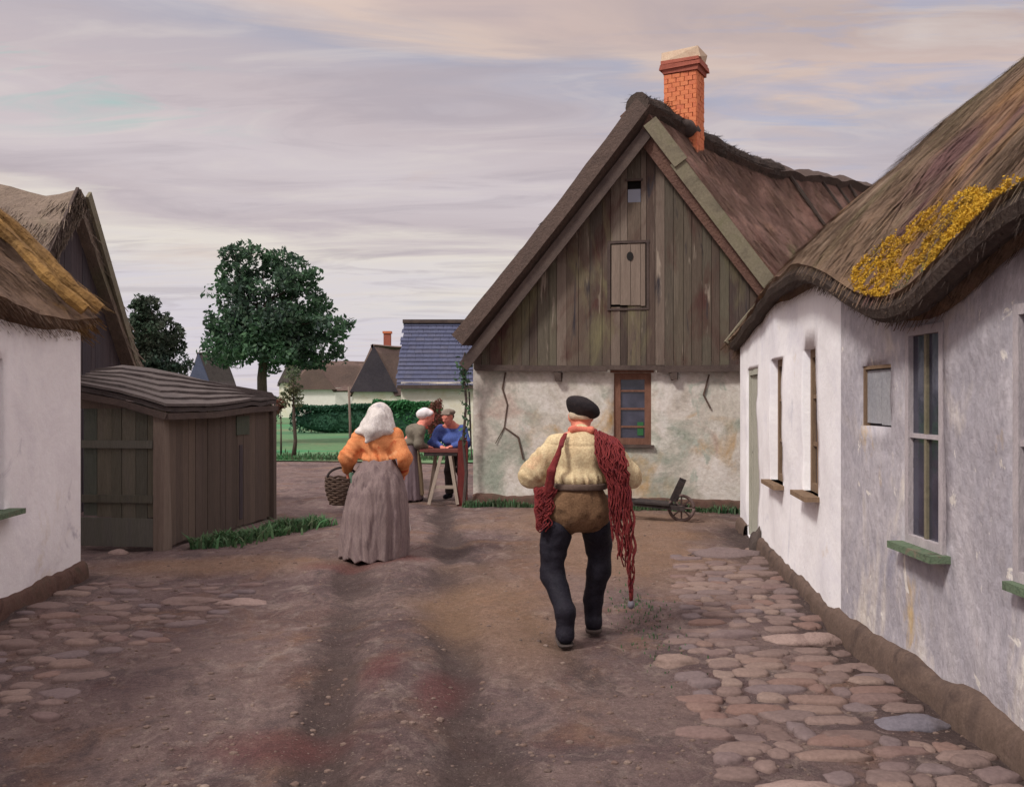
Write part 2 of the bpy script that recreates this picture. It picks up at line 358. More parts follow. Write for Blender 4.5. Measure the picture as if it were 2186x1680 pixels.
cl = ramp(nt, e, [(0.0, rgb(206,202,214)), (.06, rgb(206,202,210)), (.125, rgb(220,214,206)), (.155, rgb(190,180,184)), (.20, rgb(202,194,198)),
                  (.26, rgb(192,182,186)), (.30, rgb(184,177,184)), (.325, rgb(172,171,184)), (.345, rgb(208,190,180)), (.37, rgb(198,180,174)), (.42, rgb(184,168,164)), (.6, rgb(196,188,188))])
cl = mix(nt, mrange(nt, n2, .52, .68, 0, .5), cl, rgb(214,207,203))
cl = mix(nt, mrange(nt, n2, .48, .34, 0, .4), cl, rgb(164,155,163))
cl = mix(nt, mrange(nt, n3, .56, .70, 0, .5), cl, rgb(202,182,172))
blue = mix(nt, .75, rgb(140,166,206), sky.outputs[0])
blue = rgb(150,170,204)
gap = mth('MULTIPLY', mrange(nt, n3, .36, .29), mrange(nt, zc, .05, .25))
cl = mix(nt, mth('MULTIPLY', gap, .5), cl, blue)
gap2 = mth('MULTIPLY', mrange(nt, noise(nt, mp.outputs[0], 2.4, 6, .6, 1.2), .5, .62), mth('MULTIPLY', mrange(nt, sep.outputs[0], .05, .3), mrange(nt, zc, .17, .27)))
cl = mix(nt, mth('MULTIPLY', gap2, .42), cl, rgb(142,164,204))
teal = mth('MULTIPLY', mrange(nt, noise(nt, mp.outputs[0], 3.1, 5, .6, .9), .52, .64), mth('MULTIPLY', mrange(nt, sep.outputs[0], -.22, -.36), mth('MULTIPLY', mrange(nt, zc, .24, .28), mrange(nt, zc, .34, .30))))
cl = mix(nt, mth('MULTIPLY', teal, .6), cl, rgb(150,196,190))
scl = N(nt, 'ShaderNodeVectorMath', operation='SCALE'); cl = mix(nt, 1.0, cl, (.94, .905, .885, 1), 'MULTIPLY'); nt.links.new(cl, scl.inputs[0])
bright = mrange(nt, zc, .36, .8, 11.1, 25.5)       # overcast: the zenith is brighter than the horizon
nt.links.new(bright, scl.inputs['Scale'])
nt.links.new(mix(nt, .08, scl.outputs[0], sky.outputs[0]), bg.inputs[0])
S.view_settings.view_transform = 'Standard'; S.view_settings.look = 'None'; S.view_settings.exposure = .12; S.view_settings.gamma = 1

# ================================================================== ground
def axis(dense, far, step):
    a = list(np.arange(dense[0], dense[1]+1e-6, step)); st = step
    hi = []; x = dense[1]
    while x < far[1]: st *= 1.12; x += st; hi.append(x)
    st = step; lo = []; x = dense[0]
    while x > far[0]: st *= 1.12; x -= st; lo.append(x)
    return np.array(lo[::-1]+a+hi)
def seg_d(x, y, pts):
    d = np.full(x.shape, 1e9)
    for (ax, ay), (bx, by) in zip(pts[:-1], pts[1:]):
        vx, vy = bx-ax, by-ay; t = np.clip(((x-ax)*vx+(y-ay)*vy)/(vx*vx+vy*vy), 0, 1)
        d = np.minimum(d, np.hypot(x-ax-t*vx, y-ay-t*vy))
    return d
RUT1 = [(-.62, 2.5), (-.85, 4.0), (-1.05, 5.5), (-1.35, 7.5), (-1.5, 8.8), (-1.55, 11), (-1.8, 14), (-2.6, 19)]
RUT2 = [(.02, 2.5), (-.12, 4.0), (-.3, 5.5), (-.5, 7.5), (-.62, 8.8), (-.75, 11), (-1.0, 14), (-1.8, 19)]
RUT3 = [(.55, 5.2), (.15, 7.0), (-.25, 9.0), (-.8, 11.5), (-1.6, 15)]
def rut_amt(x, y):
    w = .17+.07*vnoise(x*1.3, y*1.3)
    r = np.exp(-(seg_d(x, y, RUT1)/w)**2)+np.exp(-(seg_d(x, y, RUT2)/w)**2)+.55*np.exp(-(seg_d(x, y, RUT3)/(w*.8))**2)
    lane = .28*np.exp(-(seg_d(x, y, [(-.25, 2.5), (-.5, 4.5), (-.95, 8.6)])/.55)**4)
    return r*np.clip(.8+.4*vnoise(x*1.1, y*.8, 4.0)+.3*vnoise(x*3.1, y*2.2, 9.0), .25, 1.2)+lane
def ground_z(x, y):
    x = np.asarray(x, float); y = np.asarray(y, float)
    near = 1/(1+np.exp((y-20)/2.0))
    z = near*(.035*fbm(x*.5, y*.5, 1, 2)+.018*fbm(x*2.3, y*2.3, 2, 2)+.006*fbm(x*9, y*9, 3, 2))
    z = z-near*.055*np.clip(rut_amt(x, y)-.3, 0, 1.2)+near*.03*np.exp(-(seg_d(x, y, [((a[0]+b[0])/2, a[1]) for a, b in zip(RUT1, RUT2)])/.22)**2)
    return z-.01
xs = axis((-5.2, 4.2), (-500, 500), .045); ys = axis((2.6, 15), (-8, 900), .05)
GX, GY = np.meshgrid(xs, ys); GZ = ground_z(GX, GY); nx, ny = len(xs), len(ys)
idx = np.arange(nx*ny).reshape(ny, nx)
Fq = np.stack([idx[:-1, :-1], idx[:-1, 1:], idx[1:, 1:], idx[1:, :-1]], -1).reshape(-1, 4)
m, nt, b = new_mat('trodden_earth')
v = coords(nt)
c = ramp(nt, noise(nt, v, .55, 8, .62, .8), [(.32, rgb(78,62,62)), (.44, rgb(102,85,84)), (.55, rgb(118,100,96)), (.68, rgb(95,75,71))])
c = mix(nt, mrange(nt, noise(nt, v, .9, 6, .6, 1.2), .53, .66, 0, .7), c, rgb(122,94,78))          # ochre earth
c = mix(nt, mrange(nt, noise(nt, coords(nt, (1,.7,1)), 1.3, 6, .6, 1.4), .56, .66, 0, .6), c, rgb(88,64,62))   # reddish earth
c = mix(nt, mrange(nt, noise(nt, coords(nt, (1.6,.9,1)), 2.4, 6, .6, 1.0), .56, .7, 0, .55), c, rgb(142,128,121))
rt_ = N(nt, 'ShaderNodeMath', operation='MULTIPLY_ADD'); nt.links.new(noise(nt, coords(nt, (1.3, .8, 1)), 6, 10, .76, .8), rt_.inputs[0]); rt_.inputs[1].default_value = 1.7; nt.links.new(attr(nt, 'rut'), rt_.inputs[2])
c = mix(nt, mrange(nt, noise(nt, coords(nt, (1,.75,1)), 2.0, 7, .66, 1.6), .5, .62, 0, .7), c, rgb(86,74,74))
c = mix(nt, mrange(nt, noise(nt, coords(nt, (1,.7,1)), 5.5, 6, .7, 1.0), .54, .64, 0, .6), c, rgb(138,122,114))
c = mix(nt, mrange(nt, rt_.outputs[0], 1.0, 1.6, 0, .74), c, rgb(66,55,53))                          # damp mud in the wheel ruts
c = mix(nt, mrange(nt, attr(nt, 'red'), .25, .8, 0, .6), c, rgb(98,58,57))
c = mix(nt, mrange(nt, attr(nt, 'och'), .2, .8, 0, .55), c, rgb(136,108,84))
c = mix(nt, .35, c, ramp(nt, noise(nt, v, 26, 5, .75), [(.3, (.2,.2,.2,1)), (.7, (1,1,1,1))]), 'OVERLAY')
nt.links.new(c, b.inputs['Base Color']); b.inputs['Roughness'].default_value = .93; b.inputs['Specular IOR Level'].default_value = .2
c2 = mix(nt, .3, c, ramp(nt, noise(nt, v, 110, 3, .7), [(.35, (.2,.2,.2,1)), (.65, (1,1,1,1))]), 'OVERLAY')
c2 = mix(nt, mrange(nt, noise(nt, v, 60, 2, .5), .66, .70, 0, .6), c2, rgb(150,136,126))
c2 = mix(nt, mrange(nt, noise(nt, v, 34, 3, .6), .34, .30, 0, .55), c2, rgb(58,48,46))
nt.links.new(c2, b.inputs['Base Color'])
bump(nt, b, noise(nt, v, 22, 10, .78), .9, .04)
def blob(px, py, sx, sy):
    d = gd(py); x = gx(px, d)
    w = 1+.5*fbm(GX*1.8, GY*1.4, px, 2)
    return np.exp(-(((GX-x)/sx)**2+((GY-d)/sy)**2)*w)
red = blob(820, 1430, .14, .45)+blob(935, 1475, .16, .5)+blob(590, 1580, .35, .25)+blob(710, 1215, .35, .25)+blob(850, 1200, .4, .25)
och = blob(1020, 1290, .5, 1.2)+blob(1330, 1180, 1.1, 1.8)+blob(1300, 1110, 1.6, 1.6)+blob(420, 1210, 1.2, .5)+.6*blob(1150, 1380, .4, .9)
gutter = .9*np.exp(-(seg_d(GX, GY, [(2.85, 12), (2.2, 6.6), (2.2, -1)])/.24)**2)+.8*np.exp(-(seg_d(GX, GY, [(-3.45, 2), (-3.95, 8.7)])/.2)**2)+.55*np.exp(-(seg_d(GX, GY, [(-.6, 14.5), (4.3, 13.45)])/.22)**2)
gobj = mesh('ground', np.stack([GX, GY, GZ], -1), Fq, m, smooth=True,
            attrs={'rut': (rut_amt(GX, GY)+gutter).ravel(), 'red': red.ravel(), 'och': och.ravel()})
tag(gobj, kind='structure')
mt['earth'] = m
def gz(x, y): return float(ground_z(np.array([x]), np.array([y]))[0])

# gravel and crumbs of earth lying loose
mb = MB()
for i in range(4200):
    y = 3.4+9.5*random.random()**1.6; x = random.uniform(-.6, .62)*y
    if x < -3.7 or x > 2.0+.05*y: continue
    s = random.choice((.004, .005, .006, .008, .010, .015))*random.uniform(.7, 1.3)
    if rut_amt(np.array([x]), np.array([y]))[0] > .5 and random.random() < .6: continue
    z = gz(x, y)
    an = random.uniform(0, 6); n6 = 7; V = []
    for rr2, hh in ((1.0, -.3), (.85, .35), (.4, .62)):
        V += [(x+s*rr2*math.cos(an+k*6.283/n6)*random.uniform(.8, 1.2)*1.2, y+s*rr2*math.sin(an+k*6.283/n6)*random.uniform(.8, 1.2), z+s*hh) for k in range(n6)]
    mb.add(V, [(i*n6+k, i*n6+(k+1) % n6, (i+1)*n6+(k+1) % n6, (i+1)*n6+k) for i in range(2) for k in range(n6)]+[tuple(range(2*n6, 3*n6))])
tag(mb.build('gravel', mt['gravel']), 'loose small gravel scattered over the trodden earth of the yard', 'gravel', kind='stuff')

# the far meadow: a slightly curved edge where the track turns
mlawn = M('meadow', [rgb(72,104,78), rgb(88,122,86), rgb(108,118,88)], .35, (1, .6, 1), bumps=.6, bscale=6,
    stains=[(rgb(64,130,86), .12, .52, .1, (.5, 2, 1)), (rgb(120,112,90), .2, .6, .1, (.6, 1.4, 1))])
V = []; Fl = []
for i in range(60):
    x = -60+i*2.0
    e0 = 24.2+1.2*mnoise.noise(Vector((x*.25, 0, 0)))+(.02*(x+6)**2 if x < -6 else 0)*.3
    for y in (e0, 30, 38, 50, 70, 140): V.append((x, y, .02))
for i in range(59):
    for j in range(5):
        a = i*6+j; Fl.append((a, a+6, a+7, a+1))
tag(mesh('lawn', V, Fl, mlawn), kind='structure')

# ================================================================== leaves and blades
def leaf_cards(P, size, up=.3):
    P = np.asarray(P); n = len(P)
    a = rng.normal(0, 1, (n, 3)); a /= np.linalg.norm(a, axis=1)[:, None]
    c = np.cross(a, rng.normal(0, 1, (n, 3))); c /= np.linalg.norm(c, axis=1)[:, None]
    s = size*rng.uniform(.6, 1.35, (n, 1))
    V = np.stack([P-a*s, P+c*s*.5-a*s*.15, P+a*s, P-c*s*.5-a*s*.1], 1).reshape(-1, 3)
    return V, np.arange(4*n).reshape(-1, 4), np.repeat(rng.random(n), 4)
def crown_points(lobes, n, shell=.5, hole=.22):
    """points spread through ellipsoid lobes, thicker towards the shell, with gaps"""
    vol = np.array([l[3]*l[4]*l[5] for l in lobes])**.75; out = []
    for l, k in zip(lobes, (vol/vol.sum()*n).astype(int)):
        d = rng.normal(0, 1, (k*2, 3)); d /= np.linalg.norm(d, axis=1)[:, None]
        r = shell+(1-shell)*rng.random((k*2, 1))**.6
        r = np.where(rng.random((k*2, 1)) < .2, rng.random((k*2, 1)), r)
        p = np.array(l[:3])+d*r*np.array(l[3:6])*(1+.34*vnoise(d[:, :1]*2.2+l[0]*3, d[:, 1:2]*2.2+l[2], d[:, 2:]*2.2))
        g = vnoise(p[:, 0]*1.5/l[3]*1.4, p[:, 1]*1.5/l[3]*1.4, p[:, 2]*1.5/l[3]*1.9)
        out.append(p[g > hole-.35][:k])
    return np.concatenate(out)
def blades(spots, h, lean=.5, w=.012):
    V = []; Fb = []; r = []
    for (x, y, z) in spots:
        a = random.uniform(0, 6.283); hh = h*random.uniform(.5, 1.25)*(.75+.7*mnoise.noise(Vector((x*2.7, y*2.7, 0)))); l = lean*hh*random.uniform(.2, 1)
        dx, dy = math.cos(a), math.sin(a); sx, sy = -dy*w, dx*w; n = len(V); q = random.random()
        V += [(x-sx, y-sy, z-.01), (x+sx, y+sy, z-.01), (x+dx*l*.35+sx*.7, y+dy*l*.35+sy*.7, z+hh*.6), (x+dx*l*.35-sx*.7, y+dy*l*.35-sy*.7, z+hh*.6), (x+dx*l, y+dy*l, z+hh*.95)]
        Fb += [(n, n+1, n+2, n+3), (n+3, n+2, n+4)]; r += [q]*5
    return V, Fb, r
def tree(name, label, cat, base, trunk_pts, trunk_r, lobes, n, size, mat, limbs=8, group=None):
    t = thing(name, label, cat, base, group)
    mb = MB(); mb.tube(trunk_pts, trunk_r, 10)
    top = Vector(trunk_pts[-2])
    for k in range(limbs):
        l = lobes[k % len(lobes)]; st = Vector(trunk_pts[-1]).lerp(Vector(trunk_pts[len(trunk_pts)//2]), random.random()*.9)
        en = Vector(l[:3])+Vector((random.uniform(-.5, .5)*l[3], random.uniform(-.5, .5)*l[4], random.uniform(-.2, .5)*l[5]))
        md = st.lerp(en, .5)+Vector((0, 0, -.08*(en-st).length))
        mb.tube([st, md, en], [trunk_r[-1]*.7, trunk_r[-1]*.4, trunk_r[-1]*.12], 6)
    mb.build('trunk', mt['bark'], t, True)
    V, Fc, r = leaf_cards(crown_points(lobes, n), size)
    mesh('crown', V, Fc, mat, t, rnd=r)
    return t

# ================================================================== building helpers
class Frame:
    def __init__(s, o, ux, n): s.o = np.array(o, float); s.u = np.array(ux, float); s.n = np.array(n, float)
    def p(s, a, z, d=0.0): return s.o+s.u*a+s.n*d+np.array((0, 0, z))
def fr2(a, b, flip=False):
    """a frame along the ground line a -> b with the outward normal on the left of it (right when flipped)"""
    a = np.array((a[0], a[1], 0.0)); b = np.array((b[0], b[1], 0.0)); u = (b-a); L = np.linalg.norm(u); u /= L
    n = np.array((-u[1], u[0], 0)); n = -n if flip else n
    return Frame(a, u, n), L
def wall(name, parent, mat, fr, L, z0, ztop, holes=(), depth=.16, step=.14, wob=.012, s0=0.0, seed=0):
    """a plastered wall with real openings and reveals; ztop may be a function of the distance along it"""
    zt = ztop if callable(ztop) else (lambda a: ztop)
    zm = min(zt(a) for a in np.linspace(s0, L, 20))
    zh = max([h[3] for h in holes]+[min(zm-.05, z0+.4)])
    def cuts(lo, hi, marks):
        c = sorted(set([lo, hi]+[m_ for m_ in marks if lo < m_ < hi])); out = [c[0]]
        for p, q in zip(c[:-1], c[1:]):
            k = max(1, int(round((q-p)/step))); out += [p+(q-p)*(i+1)/k for i in range(k)]
        return out
    A = cuts(s0, L, [h[0] for h in holes]+[h[1] for h in holes]); Z = cuts(z0, zm, [h[2] for h in holes]+[h[3] for h in holes])
    V = []; Fc = []; na, nz = len(A), len(Z)
    for j, z in enumerate(Z):
        for a in A:
            zz = z if z <= zh else zh+(z-zh)*(zt(a)-zh)/(zm-zh)
            q = fr.p(a, zz); d = wob*(fbm(a*1.1+seed, zz*1.1, 5, 2)+.4*fbm(a*5, zz*5, seed, 2))
            V.append(fr.p(a, zz, d*max(0, min(1, (a-s0)/.25, (L-a)/.25))))
    def inh(a, z): return any(h[0] < a < h[1] and h[2] < z < h[3] for h in holes)
    fw = np.dot(np.cross(fr.u, (0, 0, 1)), fr.n) > 0
    hole = {}
    for j in range(nz-1):
        for i in range(na-1):
            if inh((A[i]+A[i+1])/2, (Z[j]+Z[j+1])/2): hole[(i, j)] = 1; continue
            q = (j*na+i, j*na+i+1, (j+1)*na+i+1, (j+1)*na+i); Fc.append(q if fw else q[::-1])
    for (i, j) in list(hole):
        for e, nb in (((j*na+i, j*na+i+1), (i, j-1)), (((j+1)*na+i+1, (j+1)*na+i), (i, j+1)), (((j+1)*na+i, j*na+i), (i-1, j)), ((j*na+i+1, (j+1)*na+i+1), (i+1, j))):
            if nb in hole: continue
            n = len(V); V += [np.array(V[e[0]])-fr.n*depth, np.array(V[e[1]])-fr.n*depth]
            q = (e[0], e[1], n+1, n); Fc.append(q if fw else q[::-1])
    return mesh(name, V, Fc, mat, parent, True)
def flat_quad(mb, fr, a0, a1, z0, z1, d, th=.02): 
    mb.prism([fr.p(a0, z0, d), fr.p(a1, z0, d), fr.p(a1, z1, d), fr.p(a0, z1, d)] if np.dot(np.cross(fr.u, (0,0,1)), fr.n) > 0 else
             [fr.p(a1, z0, d), fr.p(a0, z0, d), fr.p(a0, z1, d), fr.p(a1, z1, d)], fr.n, th)
def window(parent, fr, a0, a1, z0, z1, fmat, gmat, cols=2, rows=3, d=-.05, fw=.05, bw=.022, sill=None, sill_out=.1, sill_side=.05, label=None):
    mb = MB()
    for (p, q, r_, s_) in ((a0+.001, a0+fw, z0, z1), (a1-fw, a1-.001, z0, z1), (a0+fw, a1-fw, z1-fw, z1-.001), (a0+fw, a1-fw, z0+.001, z0+fw)):
        flat_quad(mb, fr, p, q, r_, s_, d, .07)
    w = mb.build('window', fmat, parent)
    if label: w['label'] = label
    mb = MB()
    for i in range(1, cols):
        a = a0+(a1-a0)*i/cols; mb = MB(); flat_quad(mb, fr, a-bw, a+bw, z0+fw, z1-fw, d-.004, .045); mb.build('glazing_bar', fmat, w)
    for j in range(1, rows):
        z = z0+(z1-z0)*j/rows; mb = MB(); flat_quad(mb, fr, a0+fw, a1-fw, z-bw*.8, z+bw*.8, d-.009, .035); mb.build('glazing_bar', fmat, w)
    mb = MB(); flat_quad(mb, fr, a0+fw*.5, a1-fw*.5, z0+fw*.5, z1-fw*.5, d-.03, .006); mb.build('pane', gmat, w)
    if sill:
        mb = MB(); c = fr.p((a0+a1)/2, z0-.02, sill_out/2-.05)
        A = (fr.u, fr.n, (0, 0, 1)); mb.box(c, (a1-a0+2*sill_side, sill_out+.1, .04), A); mb.build('sill', sill, w)
    return w
def planks(name, parent, mat, fr, a0, a1, z0, topf, d=.03, w=.15, th=.025, apex=None, holes=(), raggedness=.015):
    mb = MB(); a = a0; fw = np.dot(np.cross(fr.u, (0,0,1)), fr.n) > 0
    while a < a1-.02:
        b = min(a1, a+w*random.uniform(.75, 1.25))
        for h in holes:
            for e_ in h[:2]:
                if a+.03 < e_ < b+.03: b = e_
        l, r = a+.003, b-.003; dd = d+random.uniform(-.006, .006); zb = z0+random.uniform(-raggedness, raggedness)
        spans = [(zb, None)]
        for h in holes:
            if l < h[1]-.02 and r > h[0]+.02: spans = [(zb, h[2]), (h[3], None)]
        for lo, hi in spans:
            if hi is None:
                pts = [(l, topf(l)), (r, topf(r))]
                if apex is not None and l < apex < r: pts = [(l, topf(l)), (apex, topf(apex)), (r, topf(r))]
                pts = [(p, max(q, lo+.01)) for p, q in pts]
            else: pts = [(l, hi), (r, hi)]
            poly = [fr.p(r, lo, dd), *[fr.p(p, q, dd) for p, q in pts[::-1]], fr.p(l, lo, dd)]
            mb.prism(poly if fw else poly[::-1], fr.n, th)
        a = b
    return mb.build(name, mat, parent)
def thatch(name, parent, mat, P, nu, nv, thick=.28, straws=3000, slen=.4, rough=.035, lip=None, sw=.009, verge=(0, 0)):
    """a thick straw roof over the surface P(u, v), v running from the eave up to the ridge, with single straws laid on it"""
    U = np.linspace(0, 1, nu+1); Vv = np.linspace(0, 1, nv+1)
    G = np.array([[P(u, v) for u in U] for v in Vv], float)
    du = np.gradient(G, axis=1); dv = np.gradient(G, axis=0)
    n = np.cross(du, dv); n /= np.linalg.norm(n, axis=2)[:, :, None]
    sgn = 1 if n[..., 2].mean() > 0 else -1; n *= sgn
    dsp = rough*(fbm(G[..., 0]*1.7, G[..., 1]*1.7, G[..., 2]*1.7, 3))+rough*.5*fbm(G[..., 0]*6, G[..., 1]*6, G[..., 2]*3, 2)
    O = G+n*dsp[..., None]
    r_ = (Vv[:, None]*3).clip(0, 1)                                  # the eave is rounded off
    th = thick*(np.ones((nv+1, nu+1)))
    I = G-n*th[..., None]
    e = G.copy()
    V = np.concatenate([O.reshape(-1, 3), I.reshape(-1, 3)]); K_ = (nu+1)*(nv+1)
    Fc = []
    ix = np.arange(K_).reshape(nv+1, nu+1)
    for j in range(nv):
        for i in range(nu):
            q = (ix[j, i], ix[j, i+1], ix[j+1, i+1], ix[j+1, i]); q = q if sgn > 0 else q[::-1]
            Fc.append(q); Fc.append(tuple(k+K_ for k in q[::-1]))
    def side(seq):
        for p, q in zip(seq[:-1], seq[1:]): Fc.append((q, p, p+K_, q+K_) if sgn > 0 else (p, q, q+K_, p+K_))
    side(list(ix[0, :])); side(list(ix[:, -1])); side(list(ix[::-1, 0])); side(list(ix[-1, ::-1]))
    V = list(map(tuple, V)); rr = [.5]*len(V)
    Fc = [tuple(int(k) for k in f_) for f_ in Fc]
    # straws
    ju = rng.random(straws)*nu; jv = (.05+.95*rng.random(straws))*nv
    for a, b_ in zip(ju, jv):
        i, j = int(a), int(b_); fu, fv = a-i, b_-j
        def bil(A): return (A[j, i]*(1-fu)+A[j, i+1]*fu)*(1-fv)+(A[j+1, i]*(1-fu)+A[j+1, i+1]*fu)*fv
        p = bil(O); nn = bil(n); d = -bil(dv); d /= np.linalg.norm(d); s = np.cross(d, nn)
        d = d+s*random.gauss(0, .16); d /= np.linalg.norm(d); s = np.cross(d, nn)
        L = slen*random.uniform(.4, 1.2)*min(1, .3+2.2*b_/nv); w = sw*random.uniform(.6, 1.6); up = random.uniform(.003, .022)
        k = len(V); q = p+d*L+nn*up
        V += [tuple(p-s*w-nn*.01), tuple(p+s*w-nn*.01), tuple(q+s*w*.5), tuple(q-s*w*.5)]; rr += [random.random()]*4
        Fc.append((k, k+1, k+2, k+3))
    # the combed straw ends along the eave and the verges
    for _ in range(int(straws*.22)):
        a = random.random()*nu; i = int(a); fu = a-i
        t = random.random()
        p = (O[0, i]*(1-fu)+O[0, i+1]*fu)*(1-t)+(I[0, i]*(1-fu)+I[0, i+1]*fu)*t
        d = -(dv[0, i]); d = d/np.linalg.norm(d); nn = n[0, i]; s = np.cross(d, nn)
        d = d+s*random.gauss(0, .2)+np.array((0, 0, -.25)); d /= np.linalg.norm(d); s = np.cross(d, nn); w = sw*random.uniform(.6, 1.4)
        q = p+d*random.uniform(.02, .09); p = p-d*.06; k = len(V)
        V += [tuple(p-s*w), tuple(p+s*w), tuple(q+s*w*.6), tuple(q-s*w*.6)]; rr += [random.random()*.5]*4; Fc.append((k, k+1, k+2, k+3))
    for side_i, on in ((0, verge[0]), (nu, verge[1])):
        if not on: continue
        du_ = (G[:, min(side_i+1, nu)]-G[:, max(side_i-1, 0)])*(1 if side_i else -1)
        for _ in range(int(straws*.12)):
            b_ = random.random()*nv; j = int(b_); fv = b_-j; t = random.random()**1.4
            p = (O[j, side_i]*(1-fv)+O[j+1, side_i]*fv)*(1-t)+(I[j, side_i]*(1-fv)+I[j+1, side_i]*fv)*t
            o_ = du_[j]/np.linalg.norm(du_[j]); d = -dv[j, side_i]/np.linalg.norm(dv[j, side_i])
            d = d+o_*random.uniform(.05, .5); d /= np.linalg.norm(d); s = np.cross(d, o_); w = sw*random.uniform(.6, 1.4); s = s/np.linalg.norm(s)
            q = p+d*random.uniform(.06, .2)+o_*.01; k = len(V)
            V += [tuple(p-s*w), tuple(p+s*w), tuple(q+s*w*.5), tuple(q-s*w*.5)]; rr += [random.random()*.6]*4; Fc.append((k, k+1, k+2, k+3))
    o = mesh(name, V, Fc, mat, parent, False, rnd=rr)
    return o, (O, n, dv)

def smooth_interp(x, xp, fp, w=.35):
    return sum(np.interp(x+d*w, xp, fp)*k for d, k in ((-1, .15), (-.5, .22), (0, .26), (.5, .22), (1, .15)))
def plinth(parent, mat, fr, a0, a1, h, out, seed, skip=None):
    """a rough tarred footing along the wall"""
    n = max(4, int((a1-a0)/.06)); V = []; Fc = []; fw = np.dot(np.cross(fr.u, (0, 0, 1)), fr.n) > 0
    for i in range(n+1):
        a = a0+(a1-a0)*i/n; q = mnoise.noise(Vector((a*2.3, seed, 0))); w = mnoise.noise(Vector((a*7, seed, 4)))
        hh = h*(1+.28*q+.14*w); oo = out*(1+.4*w+.3*q)
        for d, z in ((oo*1.5, -.12), (oo*1.25, hh*.4), (oo, hh*.8), (oo*.55, hh), (-.03, hh*1.06)): V.append(fr.p(a, z, d+.006*mnoise.noise(Vector((a*16, z*16, seed)))))
    for i in range(n):
        if skip and skip[0] < a0+(a1-a0)*(i+.5)/n < skip[1]: continue
        for j in range(4):
            q = (i*5+j, (i+1)*5+j, (i+1)*5+j+1, i*5+j+1); Fc.append(q if fw else q[::-1])
    return mesh('plinth', V, Fc, mat, parent, True)
# ================================================================== the timbered gable cottage
gab = thing('gable_cottage', 'tall cottage with dark boarded gable, limewashed lower wall and orange chimney', 'cottage', (1.8, 14.3, 0))
GA, GB = (-.606, 14.6), (4.39, 13.54)
fg, LG = fr2(GA, GB, True)
DR = np.array((.616, .788, 0))
WIN = (2.19, 2.75, .95, 2.03)
wall('gable_wall', gab, mt['plaster'], fg, LG, -.15, 2.2, [WIN], .17, .12, .02)
fl_, Ll = fr2((GA[0]+DR[0]*10, GA[1]+DR[1]*10), GA, True); wall('side_wall', gab, mt['plaster'], fl_, Ll, -.15, 2.75, step=.6)
frr, Lr = fr2(GB, (GB[0]+DR[0]*10, GB[1]+DR[1]*10), True); wall('side_wall', gab, mt['plaster'], frr, Lr, -.15, 2.75, step=.6)
fb, Lb = fr2((GB[0]+DR[0]*10, GB[1]+DR[1]*10), (GA[0]+DR[0]*10, GA[1]+DR[1]*10), True); wall('back_wall', gab, mt['plaster'], fb, Lb, -.15, 2.75, step=.6)
FL, AP, FR_ = -.1, 2.73, 5.24                      # eave feet and apex along the gable
ZE, ZA = 2.62, 6.09
def rl(a): return ZE+(a-FL)/(AP-FL)*(ZA-ZE) if a < AP else ZE+(FR_-a)/(FR_-AP)*(ZA-ZE)
HATCH = (2.15, 2.68, 3.02, 3.97); VENT = (2.40, 2.60, 4.58, 4.90)
planks('gable_boarding', gab, mt['board'], fg, 0.02, LG-.02, 2.12, lambda a: rl(a)-.42, .05, .15, .03, AP, [HATCH, VENT], .03)
mb = MB()                                          # the boards run on behind the hatch; a dark loft behind the vent
flat_quad(mb, fg, 1.2, LG-1.2, 2.25, 3.7, -.06); flat_quad(mb, fg, 2.2, 3.1, 3.71, 5.0, -.06)
mb.build('loft_back', mt['void'], gab)
hb = planks('loft_hatch', gab, mt['board_light'], fg, HATCH[0]+.01, HATCH[1]-.01, HATCH[2]+.02, lambda a: HATCH[3]-.02, .075, .135, .03)
mb = MB(); mb.prism([fg.p(2.44+.05*math.cos(t), 3.77+.07*math.sin(t), .081) for t in np.linspace(0, 6.283, 12, False)], fg.n, .01); mb.build('peep_hole', mt['void'], hb)
mb = MB()
for (a0, a1, z0, z1) in ((HATCH[0]-.05, HATCH[1]+.05, HATCH[3], HATCH[3]+.04), (HATCH[0]-.05, HATCH[0]-.005, HATCH[2]-.02, HATCH[3]), (HATCH[1]+.005, HATCH[1]+.04, HATCH[2]-.02, HATCH[3]), (HATCH[0]-.05, HATCH[1]+.04, HATCH[2]-.05, HATCH[2]-.022)):
    flat_quad(mb, fg, a0, a1, z0, z1, .066)
mb.build('hatch_frame', mt['barge_dark'], hb)
mb = MB(); flat_quad(mb, fg, VENT[0]+.005, VENT[1]-.005, VENT[2], VENT[2]+.2, .03); vp = mb.build('vent_pane', mt['glass_pale'], gab)
mb = MB(); flat_quad(mb, fg, VENT[0]-.03, VENT[1]+.03, VENT[3], VENT[3]+.035, .068); mb.build('vent_lintel', mt['barge_dark'], vp)
w = window(gab, fg, *WIN, mt['frame_brown'], mt['glass'], 1, 4, -.03, .1, .018, mt['barge_dark'], .08, .04)
mb = MB(); mb.box(fg.p(2.585, 1.19, -.055), (.09, .012, .2), (fg.u, fg.n, (0, 0, 1))); mb.build('green_curtain', mt['leaf_bright'], w)
mb = MB(); flat_quad(mb, fg, WIN[0]-.05, WIN[1]+.04, WIN[3]+.002, WIN[3]+.07, .035); mb.build('lintel', mt['frame_brown'], w)
mb = MB()
mb.beam(fg.p(.06, 2.12, .09), fg.p(2.1, 2.09, .09), .07, .09); mb.beam(fg.p(2.84, 2.08, .09), fg.p(LG-.05, 2.1, .09), .07, .1)
mb.beam(fg.p(2.1, 2.11, .1), fg.p(2.84, 2.1, .1), .06, .07)
mb.build('bottom_rail', mt['barge_dark'], gab)
